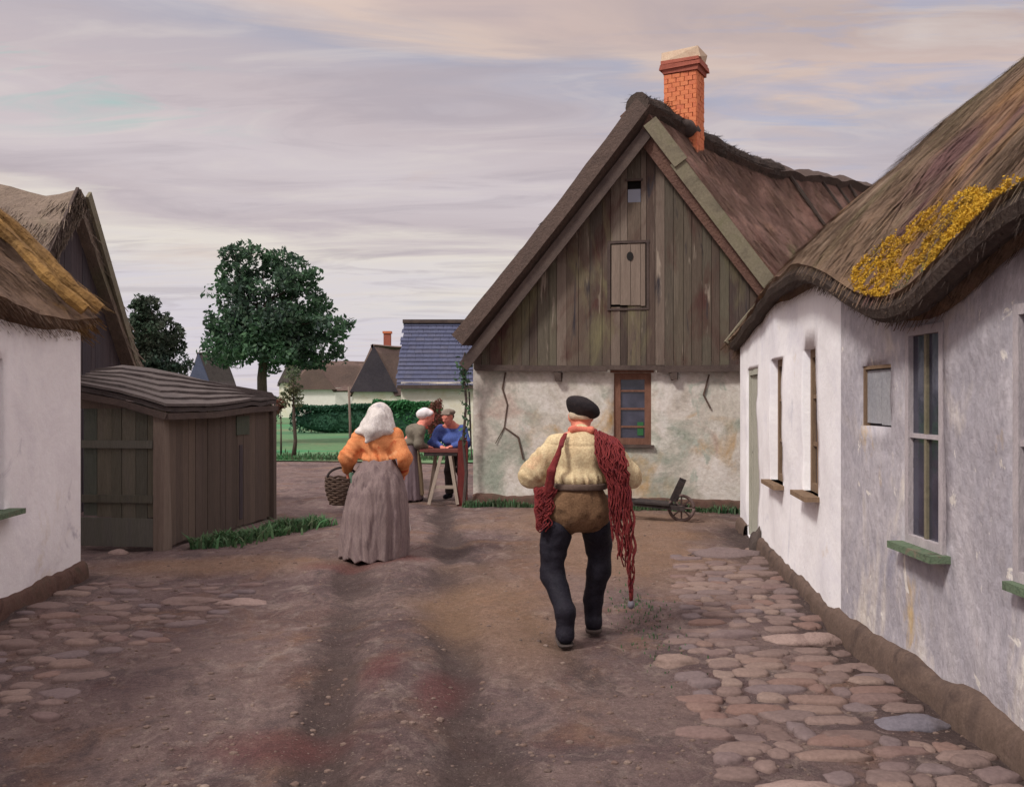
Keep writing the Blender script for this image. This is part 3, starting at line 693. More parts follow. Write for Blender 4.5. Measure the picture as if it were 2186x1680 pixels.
for a, z in ((1.36, 1.98), (3.1, 2.0)):
    mb = MB(); mb.box(fg.p(a, z, .05), (.1, .14, .14), (fg.u, fg.n, (0, 0, 1)), jit=.008); mb.build('beam_end', mt['barge_dark'], gab)
plinth(gab, mt['plinth_red'], fg, 0, LG, .15, .05, 1)
for pts in ([(.52, 2.05), (.47, 1.8), (.55, 1.55), (.5, 1.2), (.36, .95)], [(.5, 1.2), (.72, 1.05), (.8, .7)], [(3.6, 2.0), (3.52, 1.7), (3.62, 1.5)]):
    mb = MB(); mb.tube([fg.p(a, z, .012+.012*1.2*0) for a, z in pts], [.012, .016, .014, .01, .006][:len(pts)], 5); mb.build('crack', mt['plinth'], gab)
def ridge_z(t): return float(smooth_interp(t, [-.5, .5, 1.8, 3.4, 4.6, 5.8, 7.5, 9.5, 12], [6.09, 6.02, 5.93, 5.93, 6.02, 6.16, 6.38, 6.65, 6.8], .5))
PA = fg.p(AP, 0); PL = fg.p(FL, 0); PR = fg.p(FR_, 0)
T0, T1 = -.36, 10.2
def scal(t): return min(1, (t-4)/.8)*(.07*abs(math.sin((t-4.0)*1.7+.5*math.sin(t*2.3)))+.03*mnoise.noise(Vector((t*3, 2, 0)))) if t > 4 else 0
def Pr(u, v):
    t = T0+(T1-T0)*u; e = PR+DR*t; r = PA+DR*t; zr = ridge_z(t)+scal(t)*v**3-.04
    sag = -.16*math.sin(v*math.pi)*math.sin(min(1, max(0, u*1.4))*math.pi)
    p = e*(1-v)+r*v; return (p[0], p[1], ZE+(zr-ZE)*v+sag)
def Pl(u, v):
    t = T0+(T1-T0)*u; e = PL+DR*t; r = PA+DR*t
    p = e*(1-v)+r*v; return (p[0], p[1], ZE+(ridge_z(t)+scal(t)*v**3-ZE)*v-.05*math.sin(v*math.pi))
roof, _ = thatch('roof', gab, mt['thatch'], Pr, 60, 36, .36, 14000, .4, .03, verge=(0, 0), sw=.008)
thatch('roof', gab, mt['thatch_dark'], Pl, 40, 30, .27, 2000, .25, .012, verge=(0, 0), sw=.008)
# dark turf and heather along the ridge
pts = []; rad = []
for i in range(46):
    t = T0-.02+i*.115; p = PA+DR*t; pts.append((p[0], p[1], ridge_z(t)-.13+.02*mnoise.noise(Vector((t*3, 0, 0))))); rad.append(.2+.05*mnoise.noise(Vector((t*2.2, 5, 0))))
mb = MB(); mb.tube(pts, rad, 12)
Vt, Ft, rt = mb.v, mb.f, mb.r
for k in range(1500):
    i = random.randrange(44); a = random.uniform(-.3, math.pi+.3); p = np.array(pts[i])+DR*random.uniform(0, .115)
    o_ = np.array((-DR[1]*math.cos(a), DR[0]*math.cos(a), math.sin(a))); q = p+o_*rad[i]*.97; s = DR*.01
    dd = o_*random.uniform(.02, .07)+np.array((random.gauss(0, .05), random.gauss(0, .05), -.03)); n = len(Vt)
    Vt += [tuple(q-s), tuple(q+s), tuple(q+dd)]; rt += [random.random()]*3; Ft.append((n, n+1, n+2))
mb.build('ridge_turf', mt['thatch_lip'], gab)
# torn straw and sticks lying over the far ridge
for i, t in enumerate((5.15, 6.9, 7.7, 8.45)):
    mb = MB()
    for k in range(3):
        v0 = .98; v1 = .70-.1*random.random(); u0 = (t-T0)/(T1-T0)+random.uniform(-.006, .006)
        pp = [np.array(Pr(u0+.004*random.uniform(-1, 1), v0+(v1-v0)*q/4))+np.array((-.03, -.05, .05)) for q in range(5)]
        mb.tube(pp, [.03, .035, .03, .025, .012], 5)
    mb.build('roof_batten', mt['thatch_lip'], gab)
# barge boards
def slope_beam(mb, a0, a1, drop, d, h, w=.035):
    mb.beam(fg.p(a0, rl(a0)-drop, d), fg.p(a1, rl(a1)-drop, d), w, h, up=(0, 0, 1))
mb = MB(); slope_beam(mb, FL+.02, AP-.02, .52, .30, .17)
mb.build('barge_board', mt['barge_dark'], gab)
mb = MB(); slope_beam(mb, AP+.02, AP+.47, .38, .37, .22); mb.build('barge_board', mt['barge'], gab)
mb = MB(); slope_beam(mb, AP+.40, FR_-.05, .44, .34, .21); mb.build('barge_board', mt['barge'], gab)
mb = MB(); slope_beam(mb, AP+.1, FR_-.4, .64, .12, .1); mb.build('barge_board', mt['barge_dark'], gab)
# chimney of single bricks on a mortar core
ang = R(28); cu = np.array((math.cos(ang), -math.sin(ang), 0)); cn = np.array((-math.sin(ang), -math.cos(ang), 0)); CA = (cu, -cn, (0, 0, 1))
cc = np.array((2.74, 14.92, 0)); cw, cd = .52, .4; zb, zt_ = 5.4, 6.77
mb = MB(); mb.box(cc+np.array((0, 0, (zb+zt_)/2)), (cw-.02, cd-.02, zt_-zb), CA); ch = mb.build('chimney', mt['mortar'], gab)
mb = MB(); z = zb; row = 0
while z < zt_-.03:
    for (u_, n_, L_, half) in ((cu, cn, cw, cd/2), (-cu, -cn, cw, cd/2), (-cn, cu, cd, cw/2), (cn, -cu, cd, cw/2)):
        k = -L_/2-(.065 if row % 2 else 0)
        while k < L_/2-.02:
            a = max(k, -L_/2); b_ = min(k+.125, L_/2)
            if b_-a > .02: mb.box(cc+u_*(a+b_)/2+n_*(half-.008+random.uniform(0, .006))+np.array((0, 0, z+.035)), (b_-a-.005, .03, .068), (u_, n_, (0, 0, 1)), jit=.0015)
            k += .133
    z += .072; row += 1
mb.build('brickwork', mt['brick'], ch)
mb = MB()
for i, (g, z0, h) in enumerate(((.07, zt_, .075), (.13, zt_+.075, .075), (.1, zt_+.15, .06))):
    mb.box(cc+np.array((0, 0, z0+h/2)), (cw+g, cd+g, h-.004), CA, jit=.006)
cap = mb.build('chimney_cap', mt['brick_cap'], ch)
mb = MB(); mb.box(cc+np.array((0, 0, zt_+.285)), (cw+.07, cd+.07, .15), CA, jit=.012); mb.build('cap_mortar', mt['cap_stone'], cap)
mb = MB(); mb.ball(cc+np.array((-.13, -.16, 5.86)), (.36, .3, .17), 3, .2, 8); mb.build('chimney_flashing', mt['stone_dark'], ch, True)

# ================================================================== the right-hand white cottage
rc = thing('white_cottage', 'low white cottage with wavy thatched eaves and yellow moss, close on the right', 'cottage', (2.8, 7.0, 0))
A_, B_, C_ = (2.937, 12.06), (2.317, 6.6), (2.317, -1.0)
EX = [(-1.5, 2.1, 2.42), (2.0, 2.1, 2.42), (3.84, 2.1, 2.42), (4.26, 2.1, 2.34), (4.53, 2.1, 2.26), (4.9, 2.1, 2.11), (5.27, 2.1, 2.07), (5.78, 2.1, 2.17), (6.2, 2.07, 2.36),
      (7.2, 2.185, 2.56), (8.86, 2.42, 2.60), (10.5, 2.66, 2.48), (11.75, 2.80, 2.33), (12.4, 2.88, 2.27)]
ey, ex_, ez_ = map(np.array, zip(*EX))
def eave(y): return float(smooth_interp(y, ey, ex_, .25)), float(smooth_interp(y, ey, ez_, .25))
f1, L1 = fr2(A_, B_, True); f2, L2 = fr2(B_, C_, True)
D1 = (.66, 1.5, 0.0, 2.0); W1 = (2.5, 3.17, .82, 2.04); W2 = (4.14, 4.66, .87, 2.06)
N1 = (.39, .85, 1.47, 1.86); W3 = (1.10, 1.585, .81, 2.06); W4 = (2.285, 2.85, .81, 2.08)
wall('white_wall', rc, mt['white'], f1, L1, -.15, lambda a: eave(A_[1]-a*.994)[1]+.2, [D1, W1, W2], .2, .1, .02, seed=3)
wall('shaded_wall', rc, mt['wall_in_shade'], f2, L2, -.15, lambda a: eave(B_[1]-a)[1]+.2, [N1, W3, W4], .15, .09, .022, seed=9)  # near stretch of the facade, its shade carried by the wall colour
fe, Le = fr2((8.2, 12.6), A_, True); wall('end_wall', rc, mt['white'], fe, Le, -.15, lambda a: 2.25+2.5*(1-abs(a-Le/2)/(Le/2)), step=.3, seed=4)
fk, Lk = fr2((7.9, -1.0), (8.2, 12.6), True); wall('back_wall', rc, mt['white'], fk, Lk, -.15, 2.3, step=.8)
fn, Ln = fr2(C_, (7.9, -1.0), True); wall('end_wall', rc, mt['white'], fn, Ln, -.15, lambda a: 2.25+2.5*(1-abs(a-Ln/2)/(Ln/2)), step=.3)
d1 = planks('door', rc, mt['door_pale'], f1, D1[0]+.07, D1[1]-.07, .03, lambda a: 1.92, -.05, .13, .04)
mb = MB()
for (a0, a1, z0, z1) in ((D1[0], D1[0]+.065, 0, 2.0), (D1[1]-.065, D1[1], 0, 2.0), (D1[0]+.065, D1[1]-.065, 1.925, 2.0)): flat_quad(mb, f1, a0, a1, z0, z1, -.02, .1)
mb.build('door_frame', mt['door_pale'], d1)
mb = MB(); mb.ball(f1.p(D1[0]+.14, 1.0, -.07), (.03, .03, .03), 1, 0, 6); mb.build('door_knob', mt['iron'], d1, True)
for Wd in (W1, W2):
    window(rc, f1, *Wd, mt['brown_reveal'], mt['glass'], 2, 3, -.06, .07, .02, mt['brown_reveal'], .1, .05)
window(rc, f2, *W3, mt['frame_grey'], mt['glass'], 1, 2, .012, .05, .016, mt['sill_green'], .1, .04)
wx = window(rc, f2, *W4, mt['frame_grey'], mt['glass'], 2, 2, .012, .05, .018, mt['sill_green'], .06, .0)
mb = MB(); flat_quad(mb, f2, 1.328, 1.358, .862, 2.008, -.001, .04); mb.build('mullion', mt['barge'], rc)
sh = planks('niche_shutter', rc, mt['cham_grey'], f2, N1[0]+.02, N1[1]-.02, N1[2]+.02, lambda a: N1[3]-.03, -.03, .22, .03)
mb = MB(); flat_quad(mb, f2, N1[0], N1[0]+.028, N1[2], N1[3], -.012, .04); flat_quad(mb, f2, N1[0]+.028, N1[1], N1[3]-.022, N1[3], -.012, .04)
mb.build('shutter_frame', mt['brown_reveal'], sh)
plinth(rc, mt['plinth'], f1, 0, L1+.02, .12, .045, 3, (D1[0]-.02, D1[1]+.02)); plinth(rc, mt['plinth'], f2, -.04, L2, .16, .06, 8)
PROF = [(0, 0), (.28, .34), (.6, .69), (1.2, 1.29), (1.92, 1.95), (2.9, 2.74), (3.9, 3.44), (4.8, 4.0)]
pv, px_, pz_ = np.linspace(0, 1, 8), np.array([a for a, _ in PROF]), np.array([b*(1-.030*a) for a, b in PROF])
Y0, Y1 = 12.42, -1.4
def Prc(u, v):
    y = Y0+(Y1-Y0)*u; x, z = eave(y); zz = 2.5+(z+.13-2.5)*max(0, 1-v*1.5)        # the waves of the eave die out up the slope
    return (x+np.interp(v, pv, px_)*(1+.0*u), y, zz+np.interp(v, pv, pz_)-.05*math.sin(v*math.pi*1.0)*math.sin(u*9))
rroof, (RO, RN, RDV) = thatch('roof', rc, mt['thatch_r'], Prc, 120, 46, .24, 26000, .42, .022, verge=(1, 0), sw=.0055)
def Prb(u, v):
    y = Y0+(Y1-Y0)*u; x, z = eave(y); return (x+9.6-4.8*v+(.0), y, 2.45+3.97*v)
thatch('roof', rc, mt['thatch_r'], Prb, 20, 10, .24, 300, .5, .03)
# dark combed lip under the eave
pts = []
for y in np.linspace(12.3, -1.2, 110):
    x, z = eave(y); pts.append((x+.07+.02*mnoise.noise(Vector((y*2, 1, 0))), y, z+.06+.02*mnoise.noise(Vector((y*1.7, 4, 0)))))
mb = MB(); mb.tube(pts, [.075]*len(pts), 8)
for k in range(3000):
    i = random.randrange(len(pts)-1); p = Vector(pts[i]).lerp(Vector(pts[i+1]), random.random())+Vector((-.05+random.uniform(0, .1), 0, random.uniform(-.06, .08)))
    q = p+Vector((-random.uniform(.0, .05), random.gauss(0, .03), -random.uniform(.03, .09))); n = len(mb.v)
    mb.v += [tuple(p+Vector((0, -.006, 0))), tuple(p+Vector((0, .006, 0))), tuple(q)]; mb.r += [random.random()]*3; mb.f.append((n, n+1, n+2))
mb.build('eave_lip', mt['thatch_lip'], rc)
mb = MB(); vv = [np.array(Prc(0, v)) for v in np.linspace(0.0, .42, 9)]
for p, q in zip(vv[:-1], vv[1:]): mb.beam(p+np.array((-.03, .03, -.02)), q+np.array((-.03, .03, -.02)), .05, .1, up=(0, 1, 0))
mb.build('verge_board', mt['barge'], rc)
# cushions of yellow moss on the roof
def inpoly(x, y, P):
    r = False; j = len(P)-1
    for i in range(len(P)):
        if (P[i][1] > y) != (P[j][1] > y) and x < (P[j][0]-P[i][0])*(y-P[i][1])/(P[j][1]-P[i][1])+P[i][0]: r = not r
        j = i
    return r
MP1 = [(1822, 585), (1845, 640), (1885, 650), (1905, 612), (1980, 568), (2042, 522), (2056, 492), (2096, 466), (2108, 412), (2060, 412), (1985, 458), (1915, 512), (1855, 555)]
MP2 = [(2085, 465), (2120, 480), (2200, 435), (2290, 360), (2200, 375), (2140, 412)]
MP3 = [(1905, 618), (1930, 585), (1975, 575), (2000, 585), (1960, 612), (1925, 622)]
def moss(name, polys, mat, n, seed):
    k = 0; tries = 0; L_m = []
    while k < n and tries < n*25:
        tries += 1; u = random.uniform(.45, .78); v = random.uniform(0.0, .62)
        p = np.array(Prc(u, v)); sx = CX+F*p[0]/p[1]; sy = HY-F*(p[2]-EYE)/p[1]
        jx, jy = 14*mnoise.noise(Vector((p[1]*9, p[2]*9, 1)))+random.gauss(0, 5), 14*mnoise.noise(Vector((p[1]*9, p[2]*9, 7)))+random.gauss(0, 5)
        if not any(inpoly(sx+jx, sy+jy, P) for P in polys): continue
        if mnoise.noise(Vector((p[1]*5, p[2]*7, 3)))+.5*mnoise.noise(Vector((p[1]*15, p[2]*15, 3))) < -.3+.25*random.random(): continue
        q = np.array(Prc(u, v+.01))-p; q /= np.linalg.norm(q); nn = np.array((-q[2], 0, q[0]))
        hb_ = max(0, mnoise.noise(Vector((p[1]*22, p[2]*22, 5)))+.35); L_m.append(p+nn*(.004+.04*hb_*random.random())); k += 1
    V, Fc, r = leaf_cards(L_m, .008)
    return tag(mesh(name, V, Fc, mat, rc, rnd=r), kind='stuff')
moss('yellow_moss', [MP1, MP2], mt['moss'], 34000, 1)
moss('green_moss', [MP3], mt['leaf_olive'], 1500, 2)

# ================================================================== the left-hand cottage
lc = thing('whitewashed_cottage', 'whitewashed cottage with ochre thatch cut off by the left edge', 'cottage', (-4.0, 7.0, 0))
LA, LB = (-3.51, 2.0), (-4.006, 8.7)
f3, L3 = fr2(LA, LB, True); W5 = (4.55, 5.18, .8, 1.95)
wall('front_wall', lc, mt['white_left'], f3, L3, -.15, 2.26, [W5], .15, .1, .02, seed=6)
f4, L4 = fr2(LB, (-9.6, 8.9), True); wall('end_wall', lc, mt['white_left'], f4, L4, -.15, lambda a: 2.2+2.4*(1-abs(a-L4/2)/(L4/2)), step=.3)
f5, L5 = fr2((-9.2, 2.0), LA, True); wall('end_wall', lc, mt['white_left'], f5, L5, -.15, lambda a: 2.2+2.4*(1-abs(a-L5/2)/(L5/2)), step=.3)
f6, L6 = fr2((-9.6, 8.9), (-9.2, 2.0), True); wall('back_wall', lc, mt['white_left'], f6, L6, -.15, 2.4, step=.6)
window(lc, f3, *W5, mt['cham_grey'], mt['glass'], 2, 3, -.04, .06, .02, mt['sill_green'], .13, .09)
plinth(lc, mt['plinth_red'], f3, 0, L3+.02, .13, .05, 5)
def Plc(u, v):
    y = 1.6+(8.88-1.6)*u; x = -4.006+.0738*(8.7-y)+.10; w_ = .05*math.sin(y*2.1+1)
    return (x-3.1*v, y, 2.38+w_*(1-v)+2.72*v+.06*math.sin(v*math.pi))
thatch('roof', lc, mt['thatch_l'], Plc, 46, 26, .26, 10000, .4, .03, verge=(0, 1), sw=.007)
def Plb(u, v):
    y = 1.6+(9.0-1.6)*u; return (-10.2+3.1*v, y, 2.5+3.0*v)
thatch('roof', lc, mt['thatch_l'], Plb, 10, 8, .26, 100, .45, .03)
# straw ropes binding the verge
for off in (.1, .55):
    mb = MB()
    pp = [np.array(Plc(1-off*.12-.02*mnoise.noise(Vector((v*6, off, 0))), v))+np.array((.05, 0, .07)) for v in np.linspace(-.0, .8, 24)]
    mb.tube(pp, [.06+.02*mnoise.noise(Vector((i*.7, off, 0))) for i in range(24)], 7)
    for k in range(500):
        i = random.randrange(23); p = Vector(pp[i]).lerp(Vector(pp[i+1]), random.random())+Vector((random.gauss(0, .03), random.gauss(0, .04), .03)); d = (Vector(pp[max(0, i-1)])-Vector(pp[i+1])).normalized()*random.uniform(.08, .22)+Vector((random.gauss(0, .02), random.gauss(0, .03), random.uniform(0, .03)))
        n = len(mb.v); mb.v += [tuple(p+Vector((0, -.008, 0))), tuple(p+Vector((0, .008, 0))), tuple(p+d)]; mb.r += [random.random()]*3; mb.f.append((n, n+1, n+2))
    mb.build('straw_rope', mt['ochre_straw'] if 'ochre_straw' in mt else mt['thatch_l'], lc)

# ================================================================== the dark barn
bn = thing('barn', 'dark boarded barn with grey thatch behind the left white cottage', 'barn', (-6.5, 13, 0))
G1, G2 = (-6.0, 11.0), (-6.18, 15.0)
f7, L7 = fr2(G1, G2, True)
def bl(a): return 2.12+2.36*(1-abs(a-L7/2)/(L7/2))
planks('gable_boarding', bn, mt['barn_board'], f7, 0, L7, -.1, lambda a: bl(a)-.18, .0, .17, .04, L7/2)
f8, L8 = fr2((-13, 11.0), G1, True); planks('side_boarding', bn, mt['barn_board'], f8, 0, L8, -.1, lambda a: 2.1, 0, .2, .04)
f9, L9 = fr2(G2, (-13, 15.0), True); planks('side_boarding', bn, mt['barn_board'], f9, 0, L9, -.1, lambda a: 2.1, 0, .3, .04)
def Pb1(u, v):
    x = -5.96-7.4*u; return (x-.02*v, 10.75+2.25*v, 2.04+2.5*v+.10*math.sin(v*math.pi)+v**3*(.05*math.sin(x*2.3)+.05*math.sin(x*5.1)))
def Pb2(u, v):
    x = -5.96-7.4*u; return (x-.02*v, 15.25-2.25*v, 2.04+2.5*v+v**3*(.05*math.sin(x*2.3)+.05*math.sin(x*5.1)))
thatch('roof', bn, mt['thatch_b'], Pb1, 46, 24, .26, 8000, .4, .04, verge=(1, 0), sw=.009)
thatch('roof', bn, mt['thatch_b'], Pb2, 30, 16, .26, 800, .45, .04, verge=(1, 0), sw=.012)
mb = MB(); mb.beam(f7.p(L7/2+.02, bl(L7/2)+.0, .2), f7.p(L7+.25, 1.82, .2), .04, .15); mb.build('barge_board', mt['barge'], bn)
mb = MB(); mb.beam(f7.p(L7/2-.02, bl(L7/2)+.03, .09), f7.p(-.2, 2.0, .09), .04, .15); mb.build('barge_board', mt['barge_dark'], bn)

# ================================================================== the shed
sd_ = thing('shed', 'low weathered board shed with sagging grey roof beside the left cottage', 'shed', (-3.9, 11.3, 0))
SA, SB, SC = (-4.78, 10.42), (-3.83, 10.3), (-3.31, 12.9)
fa, La = fr2(SA, SB, True); fs, Ls = fr2(SB, SC, True)
dr = planks('door', sd_, mt['shed_door'], fa, .03, La-.1, .34, lambda a: 1.6, .03, .14, .03)
mb = MB(); flat_quad(mb, fa, .0, La-.06, .02, .33, .05, .05); mb.build('bottom_plank', mt['shed_door'], dr)
for z_ in (.5, 1.1):
    mb = MB(); flat_quad(mb, fa, .02, La-.1, z_, z_+.085, .055, .024); mb.build('ledge', mt['shed_door'], dr)
planks('side_boarding', sd_, mt['shed_board'], fs, .09, Ls, .02, lambda a: 1.53+.02*a-.06*math.sin(a*1.2), .0, .15, .035)
planks('front_fascia', sd_, mt['shed_board'], fa, -.02, La-.08, 1.53, lambda a: 1.74-.22*a, .035, .5, .03)
mb = MB(); mb.box((SB[0]-.02, SB[1], .75), (.13, .13, 1.58), (fa.u, fa.n, (0, 0, 1)), jit=.008); mb.build('corner_post', mt['board_light'], sd_)
mb = MB(); mb.box((SC[0], SC[1], .76), (.11, .11, 1.56), (fs.u, fs.n, (0, 0, 1)), jit=.008); mb.build('corner_post', mt['shed_board'], sd_)
fq, Lq = fr2(SC, (-5.2, 13.3), True); planks('back_boarding', sd_, mt['shed_board'], fq, 0, Lq, 0, lambda a: 1.6+.2*a, 0, .2, .03)
mb = MB(); flat_quad(mb, fs, 1.72, 1.80, .1, 1.05, .012, .02); mb.build('patch_board', mt['barn_board'], sd_)
mb = MB(); flat_quad(mb, fs, 1.64, 1.98, 1.18, 1.42, .012, .02); mb.build('patch_board', mt['shed_door'], sd_)
lo = np.array([(-4.86, 10.3, 1.80), (-4.3, 10.26, 1.70), (-3.77, 10.2, 1.55), (-3.56, 11.2, 1.55), (-3.40, 12.2, 1.60), (-3.27, 13.0, 1.61)])
hi_ = np.array([(-5.1, 11.6, 2.0), (-4.95, 11.9, 2.05), (-4.7, 12.2, 2.02), (-4.5, 12.6, 1.96), (-4.1, 13.0, 1.85), (-3.42, 13.3, 1.70)])
V = []; Fc = []; na, nb_ = 41, 12
for j in range(nb_):
    for i in range(na):
        q = i/(na-1)*5; p = np.array([np.interp(q, range(6), lo[:, k]) for k in range(3)])*(1-j/(nb_-1))+np.array([np.interp(q, range(6), hi_[:, k]) for k in range(3)])*(j/(nb_-1))
        p[2] += .018*mnoise.noise(Vector((p[0]*3, p[1]*3, 0)))+.01*mnoise.noise(Vector((p[0]*9, p[1]*9, 2))); V.append(p)
K_ = len(V); V = V+[p-np.array((0, 0, .05)) for p in V]
for j in range(nb_-1):
    for i in range(na-1):
        a = j*na+i; q = (a, a+1, a+na+1, a+na); Fc += [q, tuple(k+K_ for k in q[::-1])]
per = list(range(na))+[na*(j+1)-1 for j in range(1, nb_)]+list(range(K_-2, K_-na-1, -1))+[na*j for j in range(nb_-2, -1, -1)]
for p, q in zip(per, per[1:]+per[:1]): Fc.append((q, p, p+K_, q+K_))
mesh('roof', V, Fc, mt['shed_roof'], sd_, False)
mb = MB(); li = lambda A, q: np.array([np.interp(q, range(6), A[:, k]) for k in range(3)])
for k in range(6):                                   # lapped boards running along the slope's length
    v0, v1 = k/6-.02, (k+1)/6+.03; r_ = random.random(); V = []; Fc = []; Q = np.linspace(0, 5, 31)
    for q in Q:
        a_, b_ = li(lo, q), li(hi_, q); w_ = .012*mnoise.noise(Vector((q*2.3, k*3.1, 0)))
        for v_, z_ in ((v0+w_, .048), (v1, .012), (v1, -.01), (v0+w_, .018)): p = a_+(b_-a_)*v_; V.append(p+np.array((0, 0, z_+.012*mnoise.noise(Vector((p[0]*3, p[1]*3, k))))))
    for i in range(30):
        for j in range(4): Fc.append((i*4+j, (i+1)*4+j, (i+1)*4+(j+1) % 4, i*4+(j+1) % 4))
    Fc += [(0, 1, 2, 3), (123, 122, 121, 120)]; mb.add(V, Fc, r_)
mb.build('roof_boards', mt['shed_roof'], sd_)
mb = MB()
for p, q in zip(lo[:-1], lo[1:]): mb.beam(p+np.array((.01, .0, -.1)), q+np.array((.01, 0, -.1)), .04, .07)
mb.build('roof_edge_board', mt['barge_dark'], sd_)

# ================================================================== houses beyond the meadow
def quad_box(mb, p): pass
def far_house(name, label, cat, d, w0, w1, zeave, zapex, depth, wall_m, roof_m, gable_m, back=(0, 1), over=.15, gz0=None):
    """a gable-fronted house: front from x = w0 to w1 at distance d, ridge running back along `back`"""
    t = thing(name, label, cat, ((w0+w1)/2, d, 0)); b_ = np.array((back[0], back[1], 0))*depth; xm = (w0+w1)/2
    P = lambda x, z, k=0.0: np.array((x, d, z))+b_*k
    mb = MB()
    for (x, y_) in ((w0, w1),): 
        mb.add([P(w0, -.2), P(w1, -.2), P(w1, zeave), P(w0, zeave)], [(0, 1, 2, 3)]); mb.add([P(w0, -.2), P(w0, zeave), P(w0, zeave, 1), P(w0, -.2, 1)], [(0, 1, 2, 3)])
        mb.add([P(w1, -.2), P(w1, -.2, 1), P(w1, zeave, 1), P(w1, zeave)], [(0, 1, 2, 3)]); mb.add([P(w0, -.2, 1), P(w0, zeave, 1), P(w1, zeave, 1), P(w1, -.2, 1)], [(0, 1, 2, 3)])
    mb.build('wall', wall_m, t)
    mb = MB(); o_ = np.array((0, -.22, 0)); mb.prism([P(w0-.1, zeave-.12)+o_, P(w1+.1, zeave-.12)+o_, P(xm, zapex-.1)+o_], (0, -1, 0), .24); mb.build('gable', gable_m, t)
    mb = MB(); mb.add([P(w0, zeave, 1), P(xm, zapex-.15, 1), P(w1, zeave, 1)], [(0, 1, 2)]); mb.build('gable', gable_m, t)
    for sx, xe in ((-1, w0), (1, w1)):
        sl_ = (zapex-zeave)/abs(xe-xm); n = np.array((sx*sl_, 0, 1)); n /= np.linalg.norm(n)
        a, b2 = -over/depth, 1+over/depth; e = xe+sx*over; ze = zeave-over*sl_
        V = []; 
        for k in np.linspace(a, b2, 12):
            for s_ in np.linspace(0, 1, 6):
                p = P(e+(xm-e)*s_, ze+(zapex-ze)*s_, k); V.append(p+n*.06*mnoise.noise(Vector(p*.8)))
        V2 = V+[p-n*.14 for p in V]; Fc = []; q_ = len(V)
        for i in range(11):
            for j in range(5):
                f_ = (i*6+j, (i+1)*6+j, (i+1)*6+j+1, i*6+j+1); Fc += [f_, tuple(k+q_ for k in f_)]
        for i in range(11): Fc += [(i*6, (i+1)*6, (i+1)*6+q_, i*6+q_), (i*6+5, (i+1)*6+5, (i+1)*6+5+q_, i*6+5+q_)]
        for j in range(5): Fc += [(j, j+1, j+1+q_, j+q_), (66+j, 67+j, 67+j+q_, 66+j+q_)]
        mesh('roof', V2, Fc, roof_m, t, True)
    return t
d = 62; hA = far_house('distant_cottage', 'long low cottage with brown roof and white wall below the tall tree', 'cottage', d, gx(622, d), gx(716, d), at(0, 828, d)[2], at(0, 770, d)[2], 7, mt['farwhite'], mt['farroof'], mt['farroof'], (.95, .45))
mb = MB(); c_ = at(675, 791, d-.06); mb.prism([(c_[0]+.2*math.cos(t), c_[1], c_[2]+.25*math.sin(t)) for t in np.linspace(0, 6.283, 12, False)], (0, -1, 0), .03); mb.build('round_window', mt['void'], hA)
d = 50; hB = far_house('dark_gable_house', 'small house with steep dark gable and red chimney behind the hedge', 'house', d, gx(752, d), gx(846, d), at(0, 832, d)[2], at(0, 735, d)[2], 6, mt['farcream'], mt['farroof'], mt['farroof_dark'], (.55, .83))
mb = MB(); c_ = np.array(at(827, 740, d+1.9)); mb.box(c_+np.array((0, 0, .1)), (.38, .38, 1.3)); ch = mb.build('chimney', mt['brick_cap'], hB)
mb = MB(); mb.box(c_+np.array((0, 0, .78)), (.48, .48, .12)); mb.build('chimney_cap', mt['brick'], ch)
d = 85; hC = far_house('blue_gable_house', 'small far house with dark blue gable between the two trees', 'house', d, gx(404, d), gx(446, d), at(0, 815, d)[2], at(0, 752, d)[2], 3.0, mt['farwhite'], mt['shed_roof'], mt['slate'], (.5, .86))
d = 78; hE = far_house('grey_roof_house', 'tiny far house with pale grey roof left of the white wall', 'house', d, gx(596, d), gx(640, d), at(0, 815, d)[2], at(0, 768, d)[2], 4, mt['farcream'], mt['shed_roof'], mt['shed_roof'], (.2, .98))
# long slate house
d = 30; x0, x1 = gx(856, d), 1.2; zr, ze = at(0, 676, d)[2], at(0, 822, d)[2]
hD = thing('slate_house', 'long house with big blue slate roof and cream wall left of the gable', 'house', (x0+1.5, d, 0))
fD, LD = fr2((x0, d), (x1, d), True); wall('front_wall', hD, mt['farcream'], fD, LD, -.2, ze+.1, step=.3, wob=.02)
fD2, LD2 = fr2((x0, d+4.6), (x0, d), True); wall('end_wall', hD, mt['farcream'], fD2, LD2, -.2, lambda a: ze+.05+(zr-ze-.1)*(1-abs(a-LD2/2)/(LD2/2)), step=.3)
fD3, LD3 = fr2((x1, d), (x1, d+4.6), True); wall('end_wall', hD, mt['farcream'], fD3, LD3, -.2, lambda a: ze+.05+(zr-ze-.1)*(1-abs(a-LD3/2)/(LD3/2)), step=.3)
fD4, LD4 = fr2((x1, d+4.6), (x0, d+4.6), True); wall('back_wall', hD, mt['farcream'], fD4, LD4, -.2, ze, step=.5)
mb = MB(); sr = 16
for sgn_ in (-1, 1):
    for r_ in range(sr):
        a = x0-.12-.1*random.random()
        while a < x1+.1:
            w_ = random.uniform(.24, .3); z0 = ze-.1+(zr-ze+.1)*r_/sr; z1 = ze-.1+(zr-ze+.1)*(r_+1.25)/sr
            yy = lambda z: d+2.3-(2.3+.14)*(zr-z)/(zr-ze+.1)*1.0 if sgn_ < 0 else d+2.3+(2.3+.14)*(zr-z)/(zr-ze+.1)
            o_ = .014+random.uniform(0, .006)
            mb.add([(a+.001, yy(z0)+sgn_*o_, z0+.03), (a+w_-.001, yy(z0)+sgn_*o_, z0+.03), (a+w_-.006, yy(z1)+sgn_*.0, min(z1, zr+.02)), (a+.006, yy(z1), min(z1, zr+.02))], [(0, 1, 2, 3)]); a += w_
